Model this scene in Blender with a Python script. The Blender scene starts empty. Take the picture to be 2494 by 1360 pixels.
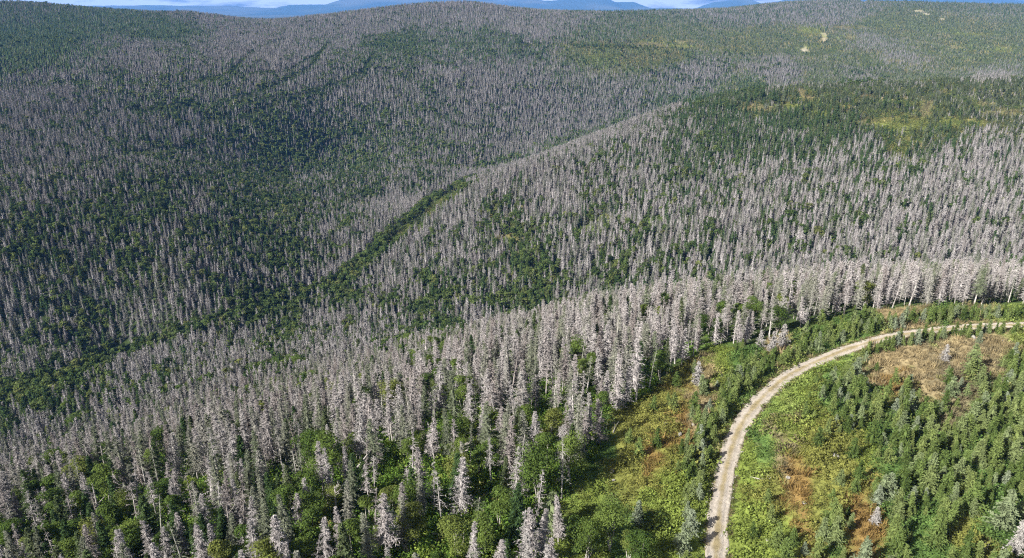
import bpy, math, random
import numpy as np
from mathutils import Vector, Matrix

R = math.radians
scn = bpy.context.scene
COL = scn.collection

# ------------------------------------------------------------------ camera, sky, sun, exposure
CAM_Z = 60.0
PITCH = R(20.75)
FPX = 1781.0                       # focal length in pixels of the 2494 px wide photograph
cam_data = bpy.data.cameras.new("camera")
cam_data.sensor_width = 36.0
cam_data.lens = 36.0 * FPX / 2494.0
cam_data.clip_start = 1.0
cam_data.clip_end = 60000.0
cam = bpy.data.objects.new("camera", cam_data)
cam.location = (0, 0, CAM_Z)
cam.rotation_euler = (R(90) - PITCH, 0, 0)
COL.objects.link(cam)
scn.camera = cam

SUN_EL = 34.0
SH = Vector((0.82, 0.57, 0)).normalized()          # shadows fall to the right and away
to_sun = Vector((-SH.x * math.cos(R(SUN_EL)), -SH.y * math.cos(R(SUN_EL)), math.sin(R(SUN_EL))))
sun_data = bpy.data.lights.new("sun", 'SUN')
sun_data.energy = 5.0
sun_data.angle = R(0.53)
sun_data.color = (1.0, 0.965, 0.92)
sun = bpy.data.objects.new("sun", sun_data)
sun.rotation_euler = to_sun.to_track_quat('Z', 'Y').to_euler()
sun.location = (-200, -200, 400)
COL.objects.link(sun)

world = bpy.data.worlds.new("World")
scn.world = world
world.use_nodes = True
wn = world.node_tree
wn.nodes.clear()
sky = wn.nodes.new("ShaderNodeTexSky")
sky.sky_type = 'NISHITA'
sky.sun_disc = False
sky.sun_elevation = R(SUN_EL)
sky.sun_rotation = math.atan2(to_sun.x, to_sun.y)
sky.air_density = 1.0
sky.dust_density = 3.5
sky.ozone_density = 1.3
# broken fair-weather cloud over the whole sky dome
tc = wn.nodes.new("ShaderNodeTexCoord")
mp = wn.nodes.new("ShaderNodeMapping")
mp.inputs['Scale'].default_value = (1.0, 1.0, 7.0)
nz = wn.nodes.new("ShaderNodeTexNoise")
nz.inputs['Scale'].default_value = 6.0
nz.inputs['Detail'].default_value = 7.0
nz.inputs['Roughness'].default_value = 0.6
rp = wn.nodes.new("ShaderNodeValToRGB")
rp.color_ramp.elements[0].position = 0.47
rp.color_ramp.elements[0].color = (0, 0, 0, 1)
rp.color_ramp.elements[1].position = 0.60
rp.color_ramp.elements[1].color = (1, 1, 1, 1)
mx = wn.nodes.new("ShaderNodeMix")
mx.data_type = 'RGBA'
mx.inputs[7].default_value = (9.2, 9.5, 10.0, 1)
bg = wn.nodes.new("ShaderNodeBackground")
bg.inputs['Strength'].default_value = 0.05
wo = wn.nodes.new("ShaderNodeOutputWorld")
wn.links.new(tc.outputs['Generated'], mp.inputs['Vector'])
wn.links.new(mp.outputs['Vector'], nz.inputs['Vector'])
sp = wn.nodes.new("ShaderNodeSeparateXYZ")          # low cloud banks overlap towards the horizon all round
el = wn.nodes.new("ShaderNodeMapRange")
el.inputs['From Min'].default_value = 0.0
el.inputs['From Max'].default_value = 0.30
el.inputs['To Min'].default_value = 0.10
el.inputs['To Max'].default_value = -0.05
ad = wn.nodes.new("ShaderNodeMath")
ad.operation = 'ADD'
wn.links.new(tc.outputs['Generated'], sp.inputs['Vector'])
wn.links.new(sp.outputs['Z'], el.inputs['Value'])
wn.links.new(nz.outputs['Fac'], ad.inputs[0])
wn.links.new(el.outputs['Result'], ad.inputs[1])
wn.links.new(ad.outputs['Value'], rp.inputs['Fac'])
wn.links.new(rp.outputs['Color'], mx.inputs[0])
wn.links.new(sky.outputs['Color'], mx.inputs[6])
wn.links.new(mx.outputs[2], bg.inputs['Color'])
wn.links.new(bg.outputs['Background'], wo.inputs['Surface'])

scn.view_settings.view_transform = 'Standard'
scn.view_settings.look = 'None'
scn.view_settings.exposure = 1.22
scn.view_settings.gamma = 1.0
scn.view_settings.use_curve_mapping = False
scn.render.engine = 'CYCLES'
scn.cycles.max_bounces = 4
scn.cycles.diffuse_bounces = 2
scn.cycles.glossy_bounces = 1
scn.cycles.transmission_bounces = 2
scn.cycles.volume_bounces = 0
scn.cycles.use_denoising = False
scn.cycles.filter_width = 1.15

rng = np.random.default_rng(11)
random.seed(5)

# ------------------------------------------------------------------ numpy helpers
ST, CT = math.sin(PITCH), math.cos(PITCH)

def project(x, y, z):
    """world -> photograph pixel and axial distance (used to survey the terrain from the photo)"""
    dz = z - CAM_Z
    d = y * CT - dz * ST
    v = y * ST + dz * CT
    d = np.maximum(d, 1e-3)
    return 1247 + FPX * x / d, 680 - FPX * v / d, d

def unproject(px, py, d):
    u = (px - 1247) / FPX
    v = (680 - py) / FPX
    return u * d, d * (CT + v * ST), CAM_Z + d * (-ST + v * CT)

def hash2(ix, iy, s):
    n = (ix.astype(np.int64) * 374761393 + iy.astype(np.int64) * 668265263 + s * 1442695041) & 0x7fffffff
    n = ((n ^ (n >> 13)) * 1274126177) & 0x7fffffff
    n = (n ^ (n >> 16)) & 0xffff
    return n / 65535.0

def vnoise(x, y, sc, s=0):
    x = np.asarray(x, float) / sc; y = np.asarray(y, float) / sc
    ix = np.floor(x).astype(np.int64); iy = np.floor(y).astype(np.int64)
    fx = x - ix; fy = y - iy
    fx = fx * fx * (3 - 2 * fx); fy = fy * fy * (3 - 2 * fy)
    a = hash2(ix, iy, s); b = hash2(ix + 1, iy, s); c = hash2(ix, iy + 1, s); d = hash2(ix + 1, iy + 1, s)
    return (a * (1 - fx) + b * fx) * (1 - fy) + (c * (1 - fx) + d * fx) * fy

def fbm(x, y, sc, s=0, o=3):
    t = 0; a = 0.5; n = 0
    for k in range(o):
        t = t + a * vnoise(x, y, sc / 2 ** k, s + k * 17); n += a; a *= 0.5
    return t / n

def sstep(a, b, x):
    t = np.clip((x - a) / (b - a), 0, 1)
    return t * t * (3 - 2 * t)

def polydist(px, py, pts):
    """distance to a polyline and the side (positive = right of travel direction)"""
    best = np.full(np.shape(px), 1e9); side = np.zeros(np.shape(px)); along = np.zeros(np.shape(px))
    acc = 0.0
    for (ax, ay), (bx, by) in zip(pts[:-1], pts[1:]):
        ex, ey = bx - ax, by - ay
        L2 = ex * ex + ey * ey + 1e-9
        t = np.clip(((px - ax) * ex + (py - ay) * ey) / L2, 0, 1)
        dx = px - ax - t * ex; dy = py - ay - t * ey
        d = np.hypot(dx, dy)
        m = d < best
        best = np.where(m, d, best)
        side = np.where(m, -np.sign(ex * (py - ay) - ey * (px - ax)), side)
        along = np.where(m, acc + t * math.sqrt(L2), along)
        acc += math.sqrt(L2)
    return best, side, along

def inpoly(px, py, poly):
    r = np.zeros(np.shape(px), bool)
    n = len(poly)
    for i in range(n):
        x1, y1 = poly[i]; x2, y2 = poly[(i + 1) % n]
        c = ((y1 > py) != (y2 > py)) & (px < (x2 - x1) * (py - y1) / ((y2 - y1) + 1e-12) + x1)
        r ^= c
    return r

# ------------------------------------------------------------------ terrain: surveyed heights, thin-plate surface
# (photo x, photo y of the visible canopy or ground, axial distance, canopy height to take off)
S = [
    # hilltop with the track
    (1745, 1360, 85.5, 0), (1760, 1150, 100.5, 0), (1850, 980, 117, 0), (2000, 870, 133.5, 0), (2200, 810, 143, 0), (2494, 790, 146.5, 0),
    (2300, 1000, 113, 0), (2494, 1200, 93, 0), (2494, 850, 135, 0), (2100, 1300, 87, 0), (1560, 975, 119, 0), (1420, 1120, 104.5, 0),
    (2200, 752, 154, 0), (1750, 850, 137.5, 0), (1980, 790, 148, 0),
    (960, 1330, 88, 0), (100, 1330, 100, 0), (-150, 1330, 104, 0), (0, 1200, 124, 0), (600, 1200, 106, 0), (1200, 1150, 103, 0),
    # brow of the hill (tree tops)
    (620, 930, 165, 11), (130, 1100, 152, 11), (900, 855, 172, 11), (1200, 745, 196, 10.5), (1500, 695, 200, 10), (1900, 645, 200, 10), (2494, 622, 205, 10),
    (-150, 1160, 165, 11),
    # slope falling to the stream
    (400, 950, 235, 10), (200, 1030, 230, 10), (700, 830, 290, 10), (-100, 1090, 235, 10),
    # side valley and stream
    (1300, 700, 390, 9), (1000, 760, 370, 8), (700, 740, 400, 7), (830, 690, 430, 7), (1100, 470, 600, 7), (300, 870, 365, 6), (0, 980, 330, 6),
    (-200, 1050, 310, 6), (1500, 690, 370, 9), (1800, 640, 350, 9), (2150, 620, 325, 9), (2450, 615, 315, 9), (2800, 600, 310, 9),
    # spur on the far side of the side valley
    (1000, 620, 440, 9), (1300, 620, 405, 9), (1300, 550, 440, 9), (1300, 450, 488, 9), (1300, 392, 520, 9), (1150, 440, 525, 9),
    (1500, 600, 392, 9), (1500, 500, 440, 9), (1500, 400, 512, 9), (1500, 312, 600, 9),
    (1800, 540, 385, 9), (1800, 450, 440, 9), (1800, 350, 520, 8), (1800, 280, 600, 7), (1800, 222, 690, 5), (1700, 246, 655, 7), (1900, 207, 705, 5),
    (2150, 520, 370, 9), (2150, 400, 450, 9), (2150, 310, 535, 4), (2150, 250, 605, 3), (2200, 202, 695, 4), (2494, 192, 685, 4),
    (2450, 500, 375, 9), (2450, 400, 445, 9), (2450, 300, 535, 5), (2800, 250, 600, 5), (2800, 400, 460, 5),
    # behind that spur
    (1300, 340, 840, 9), (1500, 280, 990, 9), (1500, 200, 1060, 9), (1700, 200, 1100, 9), (1150, 400, 730, 9), (1500, 122, 1150, 8), (1500, 60, 1400, 8),
    (1800, 185, 1100, 8), (1800, 120, 1250, 6), (1800, 50, 1600, 5), (2200, 165, 1150, 5), (2200, 80, 1500, 4),
    (2494, 160, 1150, 5), (2494, 80, 1500, 4), (2800, 80, 1500, 5), (2800, 5, 2100, 5),
    # big slope beyond the stream
    (0, 850, 322, 9), (0, 600, 385, 9), (0, 400, 490, 9), (0, 200, 715, 9), (0, 100, 950, 8), (-250, 600, 380, 9), (-250, 300, 560, 9), (-250, 100, 950, 9), (-250, 30, 1280, 8),
    (400, 700, 378, 9), (400, 550, 430, 9), (400, 400, 535, 9), (400, 200, 760, 9), (400, 100, 1000, 8), (200, 500, 435, 9),
    (620, 620, 435, 9), (600, 480, 525, 10), (800, 500, 560, 9), (690, 410, 680, 12), (800, 350, 770, 10), (840, 430, 665, 9), (700, 270, 770, 9), (800, 200, 860, 9), (800, 112, 1050, 8), (700, 62, 1250, 8),
    (1000, 400, 690, 9), (1100, 350, 760, 9), (1100, 200, 920, 9), (1100, 116, 1100, 8), (1100, 82, 1200, 8), (1100, 40, 1350, 8),
    # skyline
    (-250, 6, 1320, 8), (0, 4, 1330, 8), (133, 14, 1340, 8), (233, 22, 1350, 8), (300, 27, 1360, 8), (400, 27, 1370, 8), (443, 23, 1380, 8), (493, 30, 1385, 8), (533, 41, 1390, 8), (600, 48, 1400, 8), (700, 43, 1450, 8),
    (830, 29, 1480, 8), (963, 14, 1490, 8), (1063, 4, 1500, 8), (1107, 1, 1500, 8), (1150, 3, 1510, 8), (1227, 14, 1540, 8), (1330, 22, 1600, 8), (1430, 26, 1650, 8), (1563, 23, 1750, 8), (1660, 21, 1800, 8), (1843, 11, 1950, 7), (1927, 3, 2050, 7), (2100, 2, 2100, 6), (2494, 4, 2100, 6),
]
S = np.array(S, float)
cx, cy, cz = unproject(S[:, 0], S[:, 1], S[:, 2])
cz = cz - S[:, 3]
W = np.array([                      # ground outside the photograph, from its trend
    (0, -120, 4), (150, -90, 6), (-130, -90, -14), (220, 40, 4), (0, 0, 2), (120, 20, 3), (-100, 20, -10), (320, 160, -4), (-260, 20, -70), (-330, 150, -112), (-500, 120, -122),
    (420, 330, -44), (700, 500, -20), (1200, 700, -10), (1700, 1100, 10), (-700, 350, -80), (-900, 600, -20), (-1250, 950, 35), (-600, -300, -100), (700, -200, 0), (0, -600, 10),
    (0, 1900, 25), (-500, 1900, -15), (-250, 1750, 5), (-500, 2600, 20), (-900, 1900, 0), (500, 2200, 15), (1000, 2600, 30), (1700, 2600, 30), (0, 2800, -5), (-1400, 2300, -10), (-200, 2500, 15)], float)
cx = np.r_[cx, W[:, 0]]; cy = np.r_[cy, W[:, 1]]; cz = np.r_[cz, W[:, 2]]
KM = 300.0
def tps(r2):
    return 0.5 * r2 * np.log(r2 + 1e-9)
_n = len(cx)
_r2 = ((cx[:, None] - cx) ** 2 + (cy[:, None] - cy) ** 2) / KM ** 2
_A = np.zeros((_n + 3, _n + 3)); _A[:_n, :_n] = tps(_r2) + np.eye(_n) * 0.0008
_P = np.c_[np.ones(_n), cx / KM, cy / KM]; _A[:_n, _n:] = _P; _A[_n:, :_n] = _P.T
_w = np.linalg.solve(_A, np.r_[cz, 0, 0, 0])

RIDGE = np.array([(-12000, -20), (-9000, -28), (-6500, -14), (-5200, -17), (-4350, -45), (-4170, -60), (-4050, -2), (-3360, 10), (-3065, 80), (-2600, 132), (-1800, 128), (-1080, 112), (-50, 70), (390, 86), (600, 58), (980, 88), (1565, 126), (1750, 86), (1860, 30), (2190, 38), (2450, -48),
                  (3300, -62), (3480, -40), (3620, 42), (3900, 66), (4175, 106), (4395, 32), (4700, -30), (4850, 60), (5170, 126), (6500, 145), (9000, 90), (12000, 60)], float)
def height_far(x, y):
    """wide low country with a line of mountains some 14 km off"""
    z = -135 + 45 * fbm(x, y, 3800, 71, 4)
    w = (fbm(x, y, 1500, 93, 3) - .5) * 500
    pr = np.interp(x + w * .25, RIDGE[:, 0], RIDGE[:, 1])
    q = np.abs(y + w - 14000) / 1500
    return np.maximum(z, -140 + (pr + 146) * 1.05 * np.exp(-q ** 1.6) + (fbm(x, y, 420, 37, 4) - .5) * 46 * np.exp(-q))

def height_raw(x, y):
    x = np.asarray(x, float); y = np.asarray(y, float)
    shp = x.shape
    xf = x.ravel(); yf = y.ravel()
    out = np.zeros(len(xf))
    for i in range(0, len(xf), 20000):
        xs = xf[i:i + 20000, None]; ys = yf[i:i + 20000, None]
        r2 = ((xs - cx) ** 2 + (ys - cy) ** 2) / KM ** 2
        out[i:i + 20000] = tps(r2) @ _w[:_n] + _w[_n] + _w[_n + 1] * xs[:, 0] / KM + _w[_n + 2] * ys[:, 0] / KM
    out = np.clip(out, -135, 75)
    r = np.hypot(xf, yf)
    f = sstep(2450, 3400, r)
    back = sstep(0.25, -0.2, yf / (r + 1)) * sstep(300, 700, r)       # behind the photograph: level out
    out = out * (1 - back) + (-30) * back
    out = out * (1 - f) + height_far(xf, yf) * f
    g = sstep(220, 500, r)
    out = out + (fbm(xf, yf, 9, 3) - 0.5) * 0.7 * (1 - g) + (fbm(xf, yf, 60, 5) - 0.5) * (1.2 + 2.2 * g)
    return out.reshape(shp)

# ------------------------------------------------------------------ the gravel track: a smooth line over the hilltop
ROAD_PX = [(1735, 1560), (1738, 1450), (1744, 1360), (1752, 1250), (1767, 1150), (1792, 1062), (1842, 985), (1920, 915), (2005, 868), (2100, 836), (2205, 813), (2330, 799), (2494, 791), (2700, 786)]
def ray_ground(px, py, h=height_raw, dmax=2500):
    ds = np.geomspace(60, dmax, 900)
    x, y, z = unproject(px, py, ds)
    g = h(x, y)
    k = np.argmax(g > z)
    if not (g > z).any(): k = len(ds) - 1
    return x[k], y[k]
rp_ = np.array([unproject(px, py, 60.0 / (ST - CT * (680 - py) / FPX)) for px, py in ROAD_PX])[:, :2]
def catmull(P, n):
    out = []
    Q = np.vstack([2 * P[0] - P[1], P, 2 * P[-1] - P[-2]])
    for i in range(1, len(Q) - 2):
        for t in np.linspace(0, 1, n, endpoint=False):
            a, b, c, d = Q[i - 1], Q[i], Q[i + 1], Q[i + 2]
            out.append(0.5 * (2 * b + (c - a) * t + (2 * a - 5 * b + 4 * c - d) * t * t + (3 * b - 3 * c + d - a) * t ** 3))
    out.append(P[-1])
    return np.array(out)
road = catmull(rp_, 12)
for _ in range(6):
    road[1:-1] = 0.25 * road[:-2] + 0.5 * road[1:-1] + 0.25 * road[2:]
road_z = height_raw(road[:, 0], road[:, 1])
for _ in range(30):
    road_z[1:-1] = 0.25 * road_z[:-2] + 0.5 * road_z[1:-1] + 0.25 * road_z[2:]
road_c = road[::4]; 
def road_info(x, y):
    d, s, a = polydist(x, y, [tuple(p) for p in road_c])
    return d, s, a
road_len = np.r_[0, np.cumsum(np.hypot(*np.diff(road_c, axis=0).T))]
road_zc = road_z[::4]
if len(road_zc) < len(road_c): road_zc = np.r_[road_zc, road_z[-1]]

def height(x, y):
    z = height_raw(x, y)
    near = (np.hypot(x, y) < 260) & (np.asarray(y) > 20)
    if near.any():
        xs = np.asarray(x)[near]; ys = np.asarray(y)[near]
        d, s, a = road_info(xs, ys)
        zr = np.interp(a, road_len, road_zc)
        k = 1 - sstep(1.5, 6.0, d)
        zz = z[near]
        z[near] = zz * (1 - k) + (zr - 0.12 * (1 - sstep(0.9, 1.9, d))) * k
    return z

# ------------------------------------------------------------------ what grows where (surveyed in the photograph)
EDGE = [(1335, 1800), (1335, 1360), (1330, 1260), (1395, 1185), (1470, 1075), (1440, 1030), (1560, 975), (1640, 905), (1735, 845), (1800, 848), (1965, 805), (2010, 778), (2120, 758), (2250, 748), (2600, 742), (2900, 742)]
CLEAR = EDGE + [(3200, 742), (3200, 1800)]
# photo x, y : dead, live, broadleaf, young, open
Z = np.array([
    (150, 880, .76, .06, .18, 0, 0), (40, 890, .76, .06, .18, 0, 0), (350, 905, .82, .04, .14, 0, 0), (250, 1000, .82, .05, .13, 0, 0), (100, 1060, .78, .05, .17, 0, 0), (430, 870, .8, .04, .16, 0, 0), (560, 830, .78, .05, .17, 0, 0), (20, 780, .72, .08, .2, 0, 0), (180, 800, .72, .08, .2, 0, 0), (1560, 345, .7, .15, .15, 0, 0), (1650, 285, .4, .35, .15, .1, 0), (1780, 240, .05, .2, .05, .6, .1), (2000, 235, .03, .05, 0, .62, .3), (2300, 225, .1, 0, 0, .65, .25), (1780, 300, .35, .45, .1, .1, 0), (1950, 300, .2, .4, .05, .25, .1), (2000, 150, .35, 0, 0, .55, .1),
    (100, 1300, .42, .24, .30, 0, .04), (400, 1250, .54, .16, .20, 0, .10), (800, 1260, .44, .08, .20, 0, .28), (1100, 1270, .42, .06, .18, 0, .34), (1260, 1150, .60, .10, .15, 0, .15),
    (600, 1080, .66, .14, .15, 0, .05), (900, 980, .76, .10, .11, 0, .03), (1250, 950, .78, .10, .08, 0, .04), (300, 1080, .50, .25, .20, 0, .05), (700, 1150, .55, .1, .2, 0, .15), (1000, 1130, .55, .08, .2, 0, .17),
    (1500, 800, .88, .07, .05, 0, 0), (1350, 790, .9, .05, .05, 0, 0), (1700, 790, .55, .10, .35, 0, 0), (1850, 730, .80, .10, .10, 0, 0), (2200, 680, .88, .08, .04, 0, 0), (2450, 690, .88, .08, .04, 0, 0),
    (200, 1010, .62, .05, .33, 0, 0), (90, 960, .10, .02, .88, 0, 0), (300, 1000, .82, .05, .13, 0, 0), (500, 900, .76, .04, .2, 0, 0), (800, 820, .82, .05, .13, 0, 0), (250, 930, .35, 0, .65, 0, 0), (0, 1040, .5, .05, .45, 0, 0), (0, 1140, .7, .1, .2, 0, 0),
    (1050, 770, .25, .03, .72, 0, 0), (1300, 725, .3, .03, .65, 0, .02), (1500, 670, .45, .05, .5, 0, 0), (700, 752, .4, 0, .6, 0, 0), (1700, 645, .6, .05, .35, 0, 0), (2000, 622, .8, .05, .15, 0, 0), (2300, 600, .85, .1, .05, 0, 0),
    (1000, 650, .84, .03, .13, 0, 0), (1200, 640, .8, .04, .16, 0, 0), (1120, 560, .82, .03, .15, 0, 0), (1230, 590, .2, 0, .4, 0, .4), (1350, 450, .88, .05, .07, 0, 0), (1500, 550, .55, .08, .15, 0, .22), (1430, 490, .6, .05, .25, 0, .1), (1600, 450, .72, .1, .15, 0, .03), (1400, 620, .82, .06, .12, 0, 0), (1650, 580, .75, .1, .13, 0, .02),
    (1800, 500, .76, .1, .11, 0, .03), (2000, 450, .72, .14, .12, 0, .02), (2300, 450, .84, .11, .05, 0, 0), (2150, 540, .78, .1, .1, 0, .02), (1700, 350, .55, .3, .15, 0, 0), (1900, 330, .5, .38, .06, .02, .04), (2100, 370, .64, .28, .05, 0, .03), (2400, 380, .86, .1, .03, 0, .01), (1600, 320, .8, .1, .1, 0, 0),
    (1850, 255, .05, .15, .05, .55, .2), (1750, 262, .2, .3, .1, .3, .1), (2100, 250, .1, 0, .02, .65, .23), (2180, 312, 0, 0, .02, .15, .83), (2350, 250, .25, 0, 0, .53, .22), (2450, 220, .2, 0, 0, .7, .1), (2250, 272, 0, 0, 0, .45, .55), (2450, 285, .3, 0, 0, .45, .25), (2000, 205, .35, 0, 0, .5, .15), (2050, 300, .15, .25, .05, .35, .2), (2330, 300, .1, .1, 0, .3, .5), (1960, 240, .05, 0, 0, .45, .5),
    (1300, 300, .9, .02, .08, 0, 0), (1500, 250, .92, .03, .05, 0, 0), (1200, 200, .93, .02, .05, 0, 0), (1700, 185, .86, .02, .12, 0, 0), (1900, 170, .8, .02, .08, .1, 0), (1000, 300, .76, .04, .2, 0, 0), (900, 350, .6, .14, .26, 0, 0), (900, 420, .42, .14, .44, 0, 0), (1050, 400, .6, .1, .3, 0, 0),
    (700, 400, .3, .1, .6, 0, 0), (600, 500, .3, .1, .6, 0, 0), (700, 550, .44, .06, .5, 0, 0), (400, 500, .5, .12, .38, 0, 0), (300, 600, .4, .1, .5, 0, 0), (100, 650, .4, .1, .5, 0, 0), (500, 650, .52, .1, .38, 0, 0), (300, 780, .65, .05, .3, 0, 0), (100, 830, .7, .05, .25, 0, 0), (600, 700, .66, .04, .3, 0, 0), (850, 530, .6, .05, .35, 0, 0), (960, 500, .92, 0, .08, 0, 0), (860, 620, .9, 0, .1, 0, 0), (800, 600, .6, .05, .35, 0, 0), (1150, 410, .85, .02, .13, 0, 0),
    (100, 450, .72, .1, .18, 0, 0), (250, 350, .72, .08, .2, 0, 0), (100, 250, .86, .04, .1, 0, 0), (400, 260, .66, .06, .28, 0, 0), (600, 210, .72, .03, .25, 0, 0), (600, 100, .94, .03, .03, 0, 0), (700, 150, .93, .02, .05, 0, 0), (300, 140, .88, .07, .05, 0, 0), (500, 330, .6, .1, .3, 0, 0), (800, 260, .7, .05, .25, 0, 0), (900, 220, .85, .03, .12, 0, 0),
    (150, 80, .06, .88, .06, 0, 0), (400, 60, .1, .8, .1, 0, 0), (50, 105, .08, .86, .06, 0, 0), (30, 27, .4, .55, .05, 0, 0), (200, 40, .2, .76, .04, 0, 0), (230, 115, .5, .45, .05, 0, 0), (550, 42, .82, .15, .03, 0, 0), (470, 38, .6, .35, .05, 0, 0), (700, 62, .85, .1, .05, 0, 0), (900, 60, .92, .05, .03, 0, 0), (1100, 30, .92, .05, .03, 0, 0), (1300, 60, .86, .12, .02, 0, 0), (830, 90, .8, .15, .05, 0, 0),
    (1500, 85, .45, .2, 0, .33, .02), (1500, 106, .02, 0, .05, .63, .3), (1200, 103, .45, .4, .1, 0, .05), (950, 103, .3, .3, .35, 0, .05), (1620, 110, .02, 0, .05, .5, .43), (1700, 80, .3, .1, 0, .5, .1), (1800, 30, .7, .28, .02, 0, 0), (2000, 30, .72, .2, 0, .08, 0), (2000, 100, .05, 0, 0, .62, .33), (2110, 92, .62, 0, 0, .33, .05), (1850, 90, .1, 0, 0, .75, .15),
    (2200, 55, .05, 0, 0, .8, .15), (2300, 105, .2, 0, 0, .6, .2), (2200, 132, .65, 0, 0, .3, .05), (2400, 130, .1, 0, 0, .62, .28), (2200, 182, .3, 0, 0, .55, .15), (2420, 175, .62, 0, 0, .33, .05), (2090, 172, .5, 0, .05, .4, .05), (2400, 22, .4, .1, 0, .45, .05), (2250, 100, .4, 0, 0, .5, .1), (2350, 60, .1, 0, 0, .75, .15), (2100, 140, .3, 0, 0, .55, .15)], float)

def idw(px, py, T, p=4.0, ys=1.7):
    out = np.zeros((len(px), T.shape[1] - 2)); ws = np.zeros(len(px))
    sy = 1.0
    for i in range(0, len(px), 30000):
        a = px[i:i + 30000, None]; b = py[i:i + 30000, None]
        # the picture is more compressed towards the horizon: measure height in a log scale
        d2 = ((a - T[:, 0]) / 120) ** 2 + ((np.log(np.maximum(b, -40) + 60) - np.log(np.maximum(T[:, 1], -40) + 60)) * 3.2) ** 2
        w = 1.0 / (d2 + 0.02) ** (p / 2)
        out[i:i + 30000] = (w @ T[:, 2:]) / w.sum(1, keepdims=True)
    return out

STREAM = [(-300, 1060), (0, 985), (120, 960), (300, 880), (480, 820), (600, 780), (700, 745), (785, 735), (845, 694), (905, 636), (985, 570), (1055, 510), (1112, 474), (1160, 452)]
CREST = [(1140, 462), (1220, 430), (1300, 408), (1400, 366), (1500, 330), (1600, 292), (1650, 275)]      # dead trees along the crest of the spur
DRAW = [(700, 745), (850, 745), (1000, 765), (1150, 760), (1300, 728), (1400, 700), (1500, 678), (1600, 665)]
OLDTRACKS = [  # skid trails grown over with light green brush on the far slope
    [(795, 120), (760, 170), (700, 205), (640, 230), (560, 255), (430, 275), (250, 285), (90, 290)],
    [(790, 130), (700, 185), (560, 190), (440, 210)], [(910, 140), (880, 190), (760, 235), (600, 290), (500, 305)], [(690, 105), (620, 130), (565, 185)],
    [(560, 205), (350, 215), (200, 210), (60, 215)], [(860, 105), (1000, 112), (1150, 113), (1300, 113), (1500, 118), (1640, 120)], [(200, 420), (330, 385), (480, 372)]]
G_, T_, Y_, O_ = (.28, .25, .19), (.18, .16, .085), (.135, .155, .045), (.16, .12, .055)
FARBARE = [  # bare gravel, heath and brush openings farther off: photo x, y, radius x, radius y, colour
    (2007, 88, 6, 12, G_), (1960, 120, 8, 8, G_), (1948, 228, 8, 8, T_), (1968, 242, 12, 5, T_), (2240, 28, 10, 2.5, G_), (2292, 48, 8, 2.2, G_), (2103, 6, 6, 2, G_), (2170, 193, 6, 3, Y_), (2260, 36, 9, 2, G_), (2205, 175, 5, 5, T_),
    (2180, 314, 62, 15, Y_), (2100, 300, 26, 6, T_), (1850, 268, 34, 5, T_), (2256, 258, 14, 20, T_), (2345, 303, 55, 10, Y_), (2440, 275, 45, 8, T_), (2050, 268, 22, 6, O_), (1925, 262, 22, 5, Y_), (1808, 268, 16, 5, O_), (2300, 228, 22, 5, O_), (2395, 258, 30, 6, T_), (1990, 282, 26, 6, Y_), (2200, 243, 16, 5, T_), (2120, 240, 20, 4, O_),
    (1058, 506, 24, 9, Y_), (1000, 562, 24, 8, Y_), (1100, 478, 14, 6, Y_), (1232, 592, 15, 10, (.10, .16, .04)), (1470, 540, 26, 12, (.14, .19, .05)), (1440, 565, 22, 9, (.13, .19, .04)), (1590, 545, 18, 10, (.13, .18, .05)), (1860, 470, 18, 9, (.12, .17, .05)), (2010, 560, 16, 8, (.12, .18, .05)), (2050, 445, 18, 7, (.12, .17, .05)),
    (1585, 110, 50, 5, T_), (1640, 116, 40, 4, Y_), (2080, 68, 34, 3, T_), (2440, 122, 26, 7, Y_), (2330, 118, 22, 4, T_), (2070, 92, 16, 6, T_), (1690, 102, 24, 3, T_), (2180, 150, 22, 3, T_), (1980, 78, 26, 10, Y_), (2380, 85, 40, 3, Y_), (1330, 114, 60, 2, Y_), (1260, 112, 40, 2, T_)]

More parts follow.
